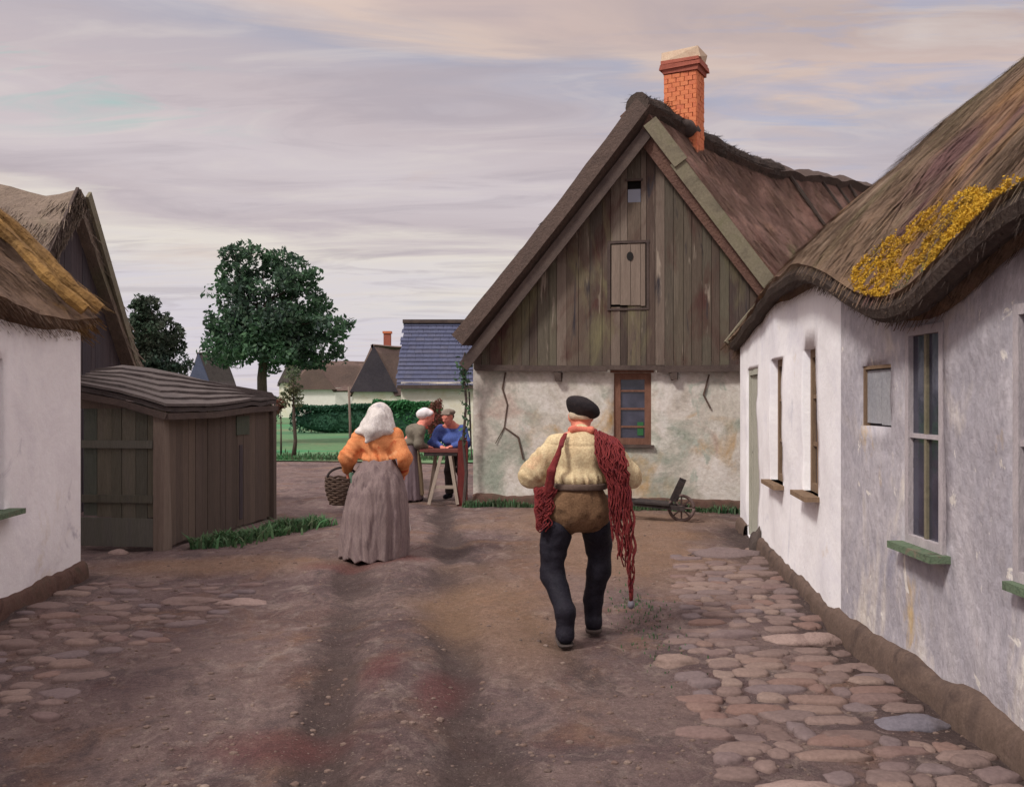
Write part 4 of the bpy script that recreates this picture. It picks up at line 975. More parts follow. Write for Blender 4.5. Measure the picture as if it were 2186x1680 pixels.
for sgn_ in (-1, 1):
    mb.add([(x0-.1, d+2.3+sgn_*2.36, ze-.1), (x1+.1, d+2.3+sgn_*2.36, ze-.1), (x1+.1, d+2.3, zr-.02), (x0-.1, d+2.3, zr-.02)], [(0, 1, 2, 3)], .3)
mb.build('roof', mt['slate'], hD)
mb = MB(); mb.beam((x0-.2, d+2.3, zr+.03), (x1+.1, d+2.3, zr+.03), .3, .12); mb.build('ridge_cap', mt['barge_dark'], hD)
mb = MB(); mb.beam((x0-.1, d-.16, ze-.06), (x1, d-.16, ze-.06), .12, .12); mb.build('gutter_board', mt['barge_dark'], hD)

# ================================================================== trees and hedges
d = 34; k = d/F
def lobe(px, py, rx, ry, dz=0): return (gx(px, d), d+dz, EYE+(HY-py)*k, rx*k, (rx+ry)/2*k, ry*k)
L_ = [lobe(520, 545, 50, 32), lobe(590, 555, 50, 28, .5), lobe(560, 600, 85, 48), lobe(640, 600, 48, 36, -.4), lobe(520, 650, 70, 52, -.5), lobe(620, 660, 85, 50, .4), lobe(600, 700, 125, 52), lobe(500, 720, 62, 58, .4),
      lobe(690, 705, 60, 36, -.6), lobe(560, 750, 110, 44, -.4), lobe(660, 755, 88, 36, .3), lobe(735, 690, 24, 14), lobe(450, 690, 16, 30), lobe(480, 590, 20, 36), lobe(580, 720, 100, 60, 1.2)]
tb = (gx(558, d), d, 0)
tree('deciduous_tree', 'tall dark green tree with layered crown behind the shed', 'tree', tb, [tb, (tb[0]+.04, d, 1.2), (tb[0]+.02, d, 2.4), (gx(570, d), d, 4.2), (gx(575, d), d, 5.4)], [.26, .19, .17, .13, .07], L_, 21000, .10, mt['leaf'], 22)
d = 26; k = d/F
L_ = [lobe(310, 660, 34, 30), lobe(300, 720, 60, 52), lobe(345, 720, 40, 46, .3), lobe(340, 780, 60, 50), lobe(280, 770, 50, 60), lobe(375, 800, 24, 30), lobe(300, 650, 20, 20)]
tb = (gx(320, d), d, 0)
tree('bushy_tree', 'smaller bushy green tree right of the dark barn gable', 'tree', tb, [tb, (tb[0], d, .8), (tb[0]+.05, d, 1.6), (tb[0]+.05, d, 2.6)], [.15, .11, .09, .05], L_, 14000, .06, mt['leaf2'], 9)
d = 25; k = d/F
L_ = [lobe(625, 815, 17, 34), lobe(612, 850, 16, 20), lobe(637, 850, 12, 26)]
tb = (gx(626, d), d, 0)
tree('sapling', 'thin young tree with sparse olive leaves by the meadow edge', 'tree', tb, [tb, (tb[0]+.06, d, .5), (tb[0]+.02, d, 1.1), (tb[0], d, 2.1)], [.07, .05, .045, .015], L_, 700, .05, mt['leaf_olive'], 6)
d = 24.5
tb = (gx(746, d), d, 0); mb = MB(); mb.tube([tb, (tb[0]+.02, d, .9), (tb[0]-.02, d, 1.95)], [.04, .035, .028], 7)
tag(mb.build('pole', mt['board_light'], None, True, tb), 'thin upright wooden pole standing before the dark hedge', 'pole')
def hedge(name, label, x0, x1, d, z, thick, n, size, mat, taper=.35):
    t = thing(name, label, 'hedge', ((x0+x1)/2, d, 0)); P = []; mb = MB()
    mb.ball(((x0+x1)/2, d, z*.42), ((x1-x0)/2*.93, thick*.6, z*.46), 2, .1, 14); mb.build('twigs', mt['leaf_hedge'], t)
    while len(P) < n:
        x = random.uniform(x0, x1); a = random.uniform(-1, 1); e = min(1, (x-x0)/taper+.25, (x1-x)/taper+.25)
        h = z*(.93+.1*mnoise.noise(Vector((x*.5, d, 0)))+.05*mnoise.noise(Vector((x*2.2, d, 3))))*e**.4
        zz = h*random.random()**.6
        if random.random() < .5: zz = h*random.uniform(.85, 1)
        P.append((x, d+a*thick*(1-.35*(zz/h)), zz))
    V, Fc, r = leaf_cards(P, size); mesh('foliage', V, Fc, mat, t, rnd=r)
    mb = MB()
    for i in range(int((x1-x0)*1.4)):
        x = x0+.2+i/1.4; mb.tube([(x, d, -.05), (x+.05, d, z*.5), (x+random.uniform(-.2, .2), d, z*.85)], [.03, .02, .008], 5)
    mb.build('stem', mt['bark'], t)
    return t
hedge('dark_hedge', 'long dark green hedge across the back of the meadow', gx(622, 44), gx(905, 44), 44, 1.42, .6, 9000, .08, mt['leaf_hedge'])
hedge('bright_hedge', 'bright green rounded hedge in front of the cream wall', gx(775, 28.6), gx(960, 28.6), 28.6, 1.68, .35, 8000, .055, mt['leaf_bright'], .5)
hedge('meadow_hedge', 'far dark hedge on the left side of the meadow', gx(300, 60), gx(600, 60), 60, 2.0, .6, 4000, .1, mt['leaf2'])
d = 21; k = d/F
L_ = [lobe(931, 885, 20, 30), lobe(925, 905, 18, 26), lobe(936, 860, 10, 10)]
tb = (gx(930, d), d, 0)
tree('red_shrub', 'slim red leaved shrub between the bonnet and the grey cap', 'shrub', tb, [tb, (tb[0], d, .5), (tb[0], d, 1.3)], [.03, .025, .01], L_, 1400, .03, mt['leaf_red'], 5)
d = 25.5; k = d/F
L_ = [lobe(601, 862, 12, 14), lobe(592, 875, 10, 10)]
tb = (gx(600, d), d, 0)
tree('flowering_shrub', 'low red flowering shrub at the right end of the shed roof', 'shrub', tb, [tb, (tb[0], d, .5), (tb[0], d, 1.2)], [.03, .025, .01], L_, 500, .035, mt['leaf_red'], 4)
# climbing plant on the corner of the gable cottage
iv = thing('climbing_plant', 'thin dark climber hanging on the left corner of the gable cottage', 'plant', (-.72, 14.5, 0))
mb = MB(); mb.tube([(-.74, 14.42, 0), (-.70, 14.4, .5), (-.75, 14.4, 1.0), (-.70, 14.38, 1.6), (-.76, 14.36, 2.2), (-.72, 14.34, 2.35)], [.03, .028, .022, .02, .018, .01], 6)
mb.tube([(-.66, 14.46, 1.75), (-.64, 14.44, 1.2), (-.62, 14.44, .7)], [.014, .016, .008], 5); mb.build('stem', mt['stone_dark'], iv)
P = [(-.74+random.gauss(0, .05), 14.36+random.gauss(0, .03), random.gauss(2.0, .12)) for _ in range(90)]+[(-.72+random.gauss(0, .04), 14.38+random.gauss(0, .03), random.uniform(.9, 2.2)) for _ in range(70)]
V, Fc, r = leaf_cards(P, .04); mesh('leaves', V, Fc, mt['leaf'], iv, rnd=r)

# ================================================================== bodies and cloth: smooth solids meshed by surface nets
def sd_cap(P, a, b, ra, rb):
    a = np.array(a, np.float32); b = np.array(b, np.float32); ab = b-a; t = ((P-a)@ab)/max(1e-9, float(ab@ab)); t = np.clip(t, 0, 1)
    return np.linalg.norm(P-a-t[..., None]*ab, axis=-1)-(ra+(rb-ra)*t)
def sd_ell(P, c, r, rot=None):
    q = P-np.array(c, np.float32)
    if rot is not None: q = q@np.array(rot, np.float32).T
    r = np.array(r, np.float32); k0 = np.linalg.norm(q/r, axis=-1); k1 = np.linalg.norm(q/(r*r), axis=-1)
    return k0*(k0-1)/np.maximum(k1, 1e-6)
def smin(a, b, k):
    h = np.clip(.5+.5*(b-a)/k, 0, 1); return b+(a-b)*h-k*h*(1-h)
def surface_net(fn, lo, hi, h):
    lo = np.array(lo, np.float32); n = np.ceil((np.array(hi)-lo)/h).astype(int)+1
    g = np.stack(np.meshgrid(*[lo[i]+h*np.arange(n[i], dtype=np.float32) for i in range(3)], indexing='ij'), -1)
    D = fn(g).astype(np.float32); C = n-1
    cnt = np.zeros(C, np.float32); acc = np.zeros(tuple(C)+(3,), np.float32)
    ax = np.eye(3, dtype=int)
    for k in range(3):
        u, v = [i for i in range(3) if i != k]
        for a in (0, 1):
            for b in (0, 1):
                o = np.zeros(3, int); o[u] = a; o[v] = b; p = o+ax[k]
                d0 = D[tuple(slice(o[i], o[i]+C[i]) for i in range(3))]; d1 = D[tuple(slice(p[i], p[i]+C[i]) for i in range(3))]
                m_ = (d0 < 0) != (d1 < 0); t = np.where(m_, d0/np.where(m_, d0-d1, 1), 0)
                cnt += m_; 
                for i in range(3): acc[..., i] += m_*(o[i]+(t if i == k else 0))
    act = cnt > 0; ids = -np.ones(C, int); ids[act] = np.arange(act.sum()); I = np.argwhere(act)
    V = lo+h*(I+acc[act]/cnt[act][:, None]); Fq = []
    for k in range(3):
        u, v = ((1, 2), (2, 0), (0, 1))[k]
        sl = [slice(1, C[i]) for i in range(3)]; sl[k] = slice(0, C[k]); s2 = list(sl); s2[k] = slice(1, C[k]+1)
        a = D[tuple(sl)] < 0; b = D[tuple(s2)] < 0; W_ = np.argwhere(a != b); fl = (a & ~b)[a != b]
        base = W_+np.array([0 if i == k else 1 for i in range(3)])
        q = [ids[tuple((base-du*ax[u]-dv*ax[v]).T)] for du, dv in ((1, 1), (0, 1), (0, 0), (1, 0))]
        q = np.stack(q, -1); q[~fl] = q[~fl][:, ::-1]; q = q[(q >= 0).all(1)]; Fq.append(q)
    return V, np.concatenate(Fq)
class Solid:
    def __init__(s, k=.03, fold=0.0, ff=14, h=.01, seed=0, fs=(1, 1, 1)): s.p = []; s.k = k; s.fold = fold; s.ff = ff; s.h = h; s.cuts = []; s.seed = seed; s.fs = fs; s.extra = None
    def cap(s, a, b, ra, rb=None, k=None): s.p.append(('c', a, b, ra, ra if rb is None else rb, k)); return s
    def ell(s, c, r, rot=None, k=None): s.p.append(('e', c, r, rot, None, k)); return s
    def fun(s, f, lo, hi, k=None): s.p.append(('f', f, lo, hi, None, k)); return s
    def below(s, z): s.cuts.append(lambda P: P[..., 2]-z); return s
    def above(s, z): s.cuts.append(lambda P: z-P[..., 2]); return s
    def cut(s, f): s.cuts.append(f); return s
    def __call__(s, P):
        d = None
        for q in s.p:
            e = sd_cap(P, q[1], q[2], q[3], q[4]) if q[0] == 'c' else sd_ell(P, q[1], q[2], q[3]) if q[0] == 'e' else q[1](P)
            d = e if d is None else smin(d, e, q[5] or s.k)
        if s.fold:
            f = s.ff; d = d+s.fold*(vnoise(P[..., 0]*f*s.fs[0]+s.seed, P[..., 1]*f*s.fs[1], P[..., 2]*f*s.fs[2])+.5*vnoise(P[..., 0]*f*2.3*s.fs[0], P[..., 1]*f*2.3*s.fs[1]+s.seed, P[..., 2]*f*2.3*s.fs[2]))
        if s.extra: d = d+s.extra(P)
        for c in s.cuts: d = np.maximum(d, c(P))
        return d
    def mesh(s):
        L = []; Hh = []
        for q in s.p:
            if q[0] == 'c': r = max(q[3], q[4]); L += [np.minimum(q[1], q[2])-r]; Hh += [np.maximum(q[1], q[2])+r]
            elif q[0] == 'e': r = max(q[2]); L += [np.array(q[1])-r]; Hh += [np.array(q[1])+r]
            else: L += [np.array(q[2])]; Hh += [np.array(q[3])]
        m_ = s.h*3+s.fold*1.5; return surface_net(s, np.min(L, 0)-m_, np.max(Hh, 0)+m_, s.h)
def hand(w, f, pn, side, sc=1.0, curl=.5, h=.005):
    """palm, four jointed fingers of their own lengths and a thumb from the side of the palm"""
    w = np.array(w, float); f = np.array(f, float); f /= np.linalg.norm(f); pn = np.array(pn, float); pn -= f*(pn@f); pn /= np.linalg.norm(pn); s_ = np.cross(f, pn)*side
    S_ = Solid(.012, h=h); S_.cap(w, w+f*.04*sc, .024*sc, .026*sc)
    for i, (o, l) in enumerate(((-.03, .068), (-.01, .078), (.011, .072), (.03, .056))):
        a = w+f*.02*sc+s_*o*.6*sc; b = w+f*.085*sc+s_*o*sc; S_.cap(a, b, .014*sc, .0115*sc, .014)
        c_ = curl*(1+.12*i); d1 = f*math.cos(c_)+pn*math.sin(c_); d2 = f*math.cos(2.1*c_)+pn*math.sin(2.1*c_)
        m_ = b+d1*l*.52*sc; S_.cap(b, m_, .0098*sc, .009*sc, .004); S_.cap(m_, m_+d2*l*.48*sc, .009*sc, .0075*sc, .004)
    a = w+f*.025*sc-s_*.028*sc; b = a+(f*.7-s_*.75+pn*.25)*.042*sc; S_.cap(a, b, .014*sc, .011*sc, .01); S_.cap(b, b+(f*.9-s_*.2+pn*.35)*.034*sc, .011*sc, .009*sc, .004)
    return S_
def head(S_, c, fwd, r=(.077, .096, .115)):
    """a head with brow, eye hollows, nose, mouth, chin and ears; c is its centre, fwd where the face looks"""
    c = np.array(c, float); f = np.array(fwd, float); f /= np.linalg.norm(f); s_ = np.cross(f, (0, 0, 1)); s_ /= np.linalg.norm(s_); u = np.cross(s_, f)
    R_ = np.array([s_, f, u]); q = lambda x, y, z: c+s_*x+f*y+u*z
    S_.ell(c+u*.02, r, R_); S_.ell(q(0, .035, -.055), (.052, .058, .062), R_)
    S_.cap(q(-.035, .083, .028), q(.035, .083, .028), .014, k=.02); S_.cap(q(0, .092, .02), q(0, .112, -.018), .008, .014, k=.014)
    S_.cap(q(-.02, .082, -.052), q(.02, .082, -.052), .009, k=.01); S_.cap(q(-.017, .078, -.064), q(.017, .078, -.064), .008, k=.01); S_.ell(q(0, .07, -.094), (.022, .02, .018), R_, k=.02)
    for sd in (-1, 1): S_.ell(q(sd*.078, -.005, .0), (.012, .024, .034), R_, k=.012); S_.ell(q(sd*.035, .06, -.02), (.026, .03, .024), R_, k=.02)
    return q
class Person:
    def __init__(s, label, loc, yaw=0.0, sc=1.0):
        s.t = thing('person', label, 'person', loc); s.loc = np.array(loc, float); s.c, s.s = math.cos(yaw), math.sin(yaw); s.sc = sc
    def w(s, V):
        V = np.asarray(V, float)*s.sc; return np.stack([V[..., 0]*s.c-V[..., 1]*s.s, V[..., 0]*s.s+V[..., 1]*s.c, V[..., 2]], -1)+s.loc
    def add(s, name, solids, mat, parent=None):
        solids = solids if isinstance(solids, list) else [solids]; Vs = []; Fs = []; n = 0
        for q in solids:
            V, Fc = q.mesh(); Vs.append(V); Fs.append(Fc+n); n += len(V)
        return mesh(name, s.w(np.concatenate(Vs)), np.concatenate(Fs), mat, parent or s.t, True)
def limbs_body(J, h, girth=1.0, hd_fwd=(0, 1, 0)):
    S_ = Solid(.035, h=h); q = head(S_, J['head'], hd_fwd); g = girth
    S_.cap(J['neck'], np.array(J['head'])+np.array((0, -.01, -.05)), .058, .052)
    ch, pe, nk = (np.array(J[k]) for k in ('chest', 'pelvis', 'neck'))
    S_.ell(ch, (.155*g, .105*g, .16)); S_.ell(pe, (.15*g, .105*g, .12)); S_.cap(pe, ch, .115*g, .12*g); S_.cap(ch, nk, .1, .06)
    for sd in ('l', 'r'):
        sh, el, wr = (np.array(J[k+sd]) for k in ('sh', 'el', 'wr')); S_.cap(nk, sh, .06, .055); S_.cap(sh, el, .056, .042); S_.cap(el, wr, .043, .027)
        hp, kn, an, toe = (np.array(J[k+sd]) for k in ('hip', 'kn', 'an', 'toe')); S_.cap(hp, kn, .085, .056); S_.cap(kn, an, .058, .038); S_.cap(an+np.array((0, 0, -.04)), toe, .038, .028)
    return S_, q

# ------------------------------------------------------------------ the man walking away with a net on his shoulder
man = Person('man in cream shirt, black cap and high dark boots walking away under a red net', (.455, 6.42, 0), 0.0)
J = dict(head=(.03, .18, 1.515), neck=(.025, .07, 1.39), chest=(.015, .035, 1.22), pelvis=(-.01, 0, .95), shl=(-.165, .05, 1.325), shr=(.195, .05, 1.325), ell=(-.315, -.02, 1.135), elr=(.335, -.02, 1.125),
         wrl=(-.18, .24, 1.07), wrr=(.16, .26, 1.08), hipl=(-.11, 0, .90), hipr=(.10, .02, .90), knl=(-.172, .0, .53), knr=(.15, .15, .54), anl=(-.1, -.16, .11), anr=(.12, .22, .10), toel=(-.11, .02, .035), toer=(.14, .38, .04))
B_s, q = limbs_body(J, .011, .95, (0, .93, -.36))
man.add('body', [B_s, hand((-.17, .25, 1.065), (.6, .75, -.1), (.5, -.4, -.6), 1), hand((.15, .27, 1.075), (-.6, .75, -.1), (-.5, -.4, -.6), -1)], mt['skin'])
sh = Solid(.045, .005, 9, .009, 3, (1.6, 1.6, .6))
def gathers(cx, cy, zc, zw, amp, n, yoke=None):
    def f(P):
        x, y, z = P[..., 0]-cx, P[..., 1]-cy, P[..., 2]; th = np.arctan2(y, x); w = vnoise(x*6, y*6, z*5)
        d = amp*np.exp(-((z-zc)/zw)**2)*(np.sin(th*n+2.5*w)+.6*np.sin(th*n*1.63+1+3*w))
        if yoke: d = d+yoke[1]*np.exp(-((z-yoke[0]-.25*x*x)/.008)**2)+.006*np.exp(-((z-yoke[0]+.14)/.13)**2)*np.sin(x*58+5*w+z*9)*np.exp(-(x/.2)**4)
        arm = np.clip((np.abs(x)-.2)/.06, 0, 1); d = d+arm*.0045*np.sin(z*44-np.abs(x)*60+7*w+y*20)*(.4+.9*vnoise(x*8+3, y*8, z*8))
        return d
    return f
sh.extra = gathers(0, 0, 1.075, .05, .008, 17, (1.325, .006))
sh.ell((.015, .03, 1.23), (.188, .14, .18)).ell((0, .0, 1.10), (.182, .142, .085)).cap((-.115, .05, 1.335), (.14, .05, 1.335), .07).cap((.02, .05, 1.36), (.025, .065, 1.405), .078, .066)
for sd in (-1, 1):
    el = J['ell'] if sd < 0 else J['elr']; s_ = J['shl'] if sd < 0 else J['shr']; wr = J['wrl'] if sd < 0 else J['wrr']
    md = (np.array(s_)+np.array(el))/2; sh.cap(s_, md, .066, .076); sh.cap(md, el, .076, .08); sh.ell(np.array(el)+np.array((sd*-.005, 0, -.015)), (.08, .085, .08)); sh.cap(el, wr, .076, .046)
sh.above(1.035)
man.add('shirt', sh, mt['shirt'])
mb = MB(); 
neckc = Solid(.02, .004, 20, .008); neckc.cap((-.035, .01, 1.435), (.085, .01, 1.43), .022).cap((-.035, .01, 1.435), (-.045, .12, 1.43), .022).cap((.085, .01, 1.43), (.095, .12, 1.43), .022)
man.add('neckerchief', neckc, cloth('faded_red_kerchief', [rgb(196, 104, 88), rgb(212, 126, 106)], 10))
tr = Solid(.075, .006, 13, .009, 5, (1.2, 1.2, .8))
tr.ell((-.005, -.01, .96), (.19, .145, .15)).ell((-.07, -.02, .88), (.118, .11, .12)).ell((.07, -.01, .88), (.118, .11, .12)).ell((0, -.03, .86), (.1, .09, .1)).cap((-.11, .01, .86), (-.135, .035, .72), .115, .08).cap((.105, .03, .86), (.125, .10, .69), .11, .08)
tr.below(1.075)
tro = man.add('trousers', tr, mt['trouser'])
blt = Solid(.02, h=.009); blt.fun(lambda P: np.maximum(np.abs(P[..., 2]-1.05)-.022, sd_ell(P, (-.002, -.005, 1.05), (.2, .155, .6))), (-.22, -.18, 1.0), (.22, .18, 1.1))
man.add('belt', blt, mt['plinth'], tro)
for sd, hp, kn, an, toe in ((-1, J['hipl'], J['knl'], J['anl'], J['toel']), (1, J['hipr'], J['knr'], J['anr'], J['toer'])):
    b = Solid(.03, .0045, 15, .009, 11+sd, (.9, .9, 1.4)); hp = np.array(hp); kn = np.array(kn); an = np.array(an); toe = np.array(toe)
    top = kn+(hp-kn)*.62; b.cap(top+np.array((sd*.01, -.005, 0)), kn+np.array((0, 0, .08)), .114, .09); b.cap(kn+np.array((0, 0, .1)), kn+np.array((sd*.01, -.01, -.1)), .088, .078)
    b.cap(kn+np.array((0, -.01, -.08)), an+np.array((0, -.01, .12)), .08, .066); b.cap(an+np.array((0, -.01, .12)), an, .066, .06); b.cap(an+np.array((0, -.03, -.035)), toe+np.array((0, 0, .012)), .06, .048)
    fl = toe[2]-.035; b.above(max(.0, fl)); b.cut(lambda P, sd=sd, x0=top[0], z0=top[2]: P[..., 2]-(z0+.06+sd*(P[..., 0]-x0)*1.25))
    bo = man.add('boot', b, mt['boot'])
    so_ = Solid(.01, h=.009); so_.cap(an+np.array((0, -.05, -.1+.035)), toe+np.array((0, .01, -.025)), .062, .05); so_.below(fl+.022).above(max(-.002, fl-.004)); man.add('sole', so_, mt['stone_dark'], bo)
cp = Solid(.02, .004, 12, .008); cr = np.array([[.906, 0, -.423], [0, 1, 0], [.423, 0, .906]])
cp.ell((.045, .16, 1.588), (.128, .135, .068), cr).ell((.03, .16, 1.57), (.1, .118, .07), cr).cap((-.03, .28, 1.555), (.09, .28, 1.525), .02, k=.04)
man.add('cap', cp, mt['cap'])
hr = Solid(.02, .006, 26, .008); hr.ell((.03, .15, 1.535), (.088, .092, .06)); hr.below(1.575).above(1.5).cut(lambda P: P[..., 1]-.18)
man.add('hair', hr, mt['hair_grey'])
# the net
rr = random.Random(5)
CTRL = [((.10, .19, 1.14), .12), ((.11, .14, 1.34), .12), ((.12, .03, 1.425), .15), ((.11, -.095, 1.375), .19), ((.105, -.165, 1.27), .2), ((.15, -.17, 1.17), .17), ((.195, -.16, 1.07), .13), ((.2, -.145, .92), .15), ((.215, -.135, .76), .15), ((.235, -.12, .60), .135), ((.26, -.11, .46), .11), ((.29, -.1, .34), .07)]
def netp(t, a, wob=0.0):
    k = t*(len(CTRL)-1); i = min(int(k), len(CTRL)-2); f = k-i; f = f*f*(3-2*f)*.5+f*.5
    c0, c1 = np.array(CTRL[i][0]), np.array(CTRL[i+1][0]); c = c0+(c1-c0)*f; w_ = CTRL[i][1]+(CTRL[i+1][1]-CTRL[i][1])*f
    return c+np.array((w_*a, .05*a*max(0, t-.3), -.09*a*math.exp(-((t-.27)/.16)**2)))+np.array((0, wob, 0))
nt_o = thing('fishing_net', 'dark red fishing net draped over the walking man\'s right shoulder', 'net', (.66, 6.3, .3))
core = Solid(.012, .005, 30, .008, 4, (1, 1, .6))
for i in range(15):                                  # the gathered bundle on the shoulder, thinning out below
    a = i/14; te = (.62 if i % 3 else .8)*(.85+.2*rr.random()); n_ = 9
    pp = [netp(te*q/n_, a, .012*math.sin(i*2.1+q)) for q in range(n_+1)]
    for q in range(n_): core.cap(pp[q], pp[q+1], .0135*(1-.06*q), .0135*(1-.06*(q+1)))
V, Fc = core.mesh(); nb_o = mesh('netting', man.w(V), Fc, mt['net'], nt_o, True)
mb = MB()
for i in range(46):                                  # knotted twine: strands that cross their neighbours
    a0 = rr.random(); ph = rr.uniform(0, 6.28); te = min(1.0, .66+.34*rr.random()*(.4+a0)); sg = 1 if i % 2 else -1; pts = []
    for q in range(44):
        t = te*q/43; a = a0+sg*.07*math.sin(t*58+ph)+.03*math.sin(t*13+ph); p = netp(t, a, -.016-.012*rr.random()-.01*math.sin(t*31+i)); 
        if t < .2: p = p+np.array((0, .03, .012))
        elif t < .34: p = p+np.array((0, 0, .016))
        pts.append(man.w(p))
    mb.tube(pts, .0048, 5)
mb.build('twine', mt['net'], nt_o, True)
mb = MB(); mb.tube([man.w(p) for p in ((.345, -.085, .42), (.352, -.085, .34), (.35, -.085, .27))], [.02, .016, .012], 7); mb.build('tail_rope', mt['net'], nt_o, True)
mb = MB(); mb.ball(man.w((.35, -.085, .255)), (.024, .024, .03), 2, .1, 7); mb.build('sinker', mt['stone_blue'], nt_o, True)
n2_ = Solid(.012, .006, 28, .008, 8, (1, 1, .5))
for i in range(7):
    a = i/6; n2_.cap((-.27+.12*a+rr.gauss(0, .01), -.1+.04*rr.random(), 1.03), (-.285+.1*a+rr.gauss(0, .01), -.09, .90), .02); n2_.cap((-.285+.1*a, -.09, .90), (-.275+.06*a, -.085, .74+.1*rr.random()+.12*a), .02, .016)
for i in range(3): n2_.cap((-.085-.01*i, -.04, 1.405), (-.115-.01*i, -.135, 1.33), .009, .01); n2_.cap((-.115-.01*i, -.14, 1.33), (-.175-.015*i, -.17, 1.17), .008, .012); n2_.cap((-.175-.015*i, -.17, 1.17), (-.2-.015*i, -.12, 1.02), .013, .018)
V, Fc = n2_.mesh(); ne_ = mesh('net_end', man.w(V), Fc, mt['net'], nt_o, True)
mb = MB()
for i in range(16):
    ph = rr.uniform(0, 6.28); a = rr.random(); ze_ = .72+.14*rr.random(); pts = []
    for q in range(18):
        t = q/17; pts.append(man.w((-.285+.12*a*(1-.35*t)+.02*math.sin(t*16+ph), -.115-.02*rr.random(), 1.04+(ze_-1.04)*t)))
    mb.tube(pts, .0048, 5)
mb.build('twine', mt['net'], nt_o, True)

# ------------------------------------------------------------------ the woman with the basket
wo = Person('woman in orange jacket, pale kerchief and long grey skirt walking away with basket', (-1.40, 9.57, 0), R(3))
J = dict(head=(.035, .13, 1.43), neck=(.03, .07, 1.31), chest=(.03, .05, 1.16), pelvis=(.02, 0, .88), shl=(-.15, .05, 1.26), shr=(.20, .05, 1.26), ell=(-.27, -.02, 1.05), elr=(.28, -.02, 1.04), wrl=(-.285, .08, .92), wrr=(.285, .12, .90),
         hipl=(-.09, 0, .84), hipr=(.12, 0, .84), knl=(-.09, .02, .47), knr=(.12, .06, .47), anl=(-.09, -.04, .09), anr=(.13, .05, .09), toel=(-.1, .1, .035), toer=(.15, .2, .035))
B_s, q = limbs_body(J, .012, 1.0, (0, .95, -.3))
wo.add('body', [B_s, hand((-.285, .085, .915), (0, .25, -.9), (.95, 0, .1), 1, 1, 1.0), hand((.285, .125, .895), (0, .5, -.8), (-.95, 0, .1), -1)], mt['skin'])
def skirt_fn(cx, cy, prof, folds, amp, seed, ys=.92, tilt=0.0):
    zz, rr_ = zip(*prof)
    def f(P):
        z = P[..., 2]; x = P[..., 0]-cx-tilt*z; y = (P[..., 1]-cy)/ys; th = np.arctan2(y, x); r = np.interp(z, zz, rr_)
        w = np.clip((zz[-1]-z)/(zz[-1]-zz[0]), 0, 1)
        r = r*(1+amp*w*(np.sin(th*folds+2.2*np.sin(th*2+seed)+z*1.5)+.5*np.sin(th*folds*1.7+seed*2)))
        return np.maximum((np.hypot(x, y)-r)*.85, np.maximum(zz[0]-z+.01*np.sin(th*folds), z-zz[-1]))
    R0 = max(rr_)*1.15; return f, (cx-R0+min(0, tilt), cy-R0, zz[0]-.03), (cx+R0+max(0, tilt), cy+R0, zz[-1]+.02)
k_ = Solid(.02, .011, 11, .009, 3, (1.6, 1.6, .35)); k_.fun(*skirt_fn(-.015, -.0, [(.035, .345), (.25, .342), (.5, .33), (.7, .302), (.86, .252), (.95, .2), (1.02, .15)], 13, .04, 1.0, .95, .05))
wo.add('skirt', k_, mt['skirt'])
jk = Solid(.045, .004, 9, .009, 2, (1.6, 1.6, .6)); jk.extra = gathers(.03, .03, 1.03, .06, .007, 15, (1.23, .004))
jk.ell((.03, .04, 1.17), (.195, .15, .17)).cap((-.13, .05, 1.255), (.185, .05, 1.255), .085).ell((.03, .02, 1.03), (.185, .15, .08))
for s_, el, wr in ((J['shl'], J['ell'], J['wrl']), (J['shr'], J['elr'], J['wrr'])): jk.cap(s_, el, .085, .085); jk.cap(el, wr, .085, .055)
jk.cut(lambda P: np.where(np.abs(P[..., 0]-.03) < .2, .985+.05*np.abs(P[..., 0]-.03)/.2-P[..., 2], -1))
wo.add('jacket', jk, mt['jacket'])
kr = Solid(.06, .007, 15, .009, 6, (1.4, 1.4, .7))
kr.ell((.035, .125, 1.465), (.135, .15, .14)).ell((.02, .05, 1.37), (.175, .14, .11)).ell((.0, .025, 1.305), (.205, .135, .06)).cap((-.03, -.085, 1.29), (-.07, -.12, 1.21), .07, .02, .06).cap((.03, -.02, 1.45), (.0, -.09, 1.33), .08, .08)
kr.cut(lambda P: -(np.linalg.norm((P-np.array((.035, .27, 1.41)))*np.array((1, .7, .8)), axis=-1)-.085))
wo.add('kerchief', kr, mt['kerchief'])
ap = Solid(.015, .004, 16, .009, 3); ap.cap((.19, .03, 1.0), (.30, .05, .62), .022, .026).cap((.30, .05, .62), (.345, .04, .3), .026, .02); wo.add('apron_edge', ap, mt['kerchief'])
for x, y in ((-.095, .0), (.14, .1)):
    so2 = Solid(.02, h=.009); so2.cap((x, y-.05, .045), (x, y+.13, .04), .045, .038).above(.0); wo.add('shoe', so2, mt['boot'])
# her basket, woven in rings
bx, by, bz = -.335, .05, .58
bk = thing('basket', 'dark wicker basket hanging from the left hand of the orange-jacketed woman', 'basket', tuple(wo.w((bx, by, bz))))
mb = MB()
for i in range(12):
    z = bz+i*.023; r = .125+.045*math.sin(min(1, i/9)*1.7)
    pts = [wo.w((bx+r*math.cos(t), by+r*.85*math.sin(t), z+.008*math.sin(9*t+i*math.pi))) for t in np.linspace(0, 6.2832, 37)]
    mb.tube(pts, .0125, 6)
mb.build('weave', mt['wicker'], bk, True)
mb = MB(); mb.tube([wo.w((bx, by, bz-.02)), wo.w((bx, by, bz+.02))], [.11, .125], 18); mb.build('bottom', mt['wicker'], bk)
mb = MB(); mb.tube([wo.w((bx+.155*math.cos(t)*1.0, by, bz+.25+.11*math.sin(t))) for t in np.linspace(0, math.pi, 17)], .013, 7); mb.build('handle', mt['dark_wood'], bk, True)
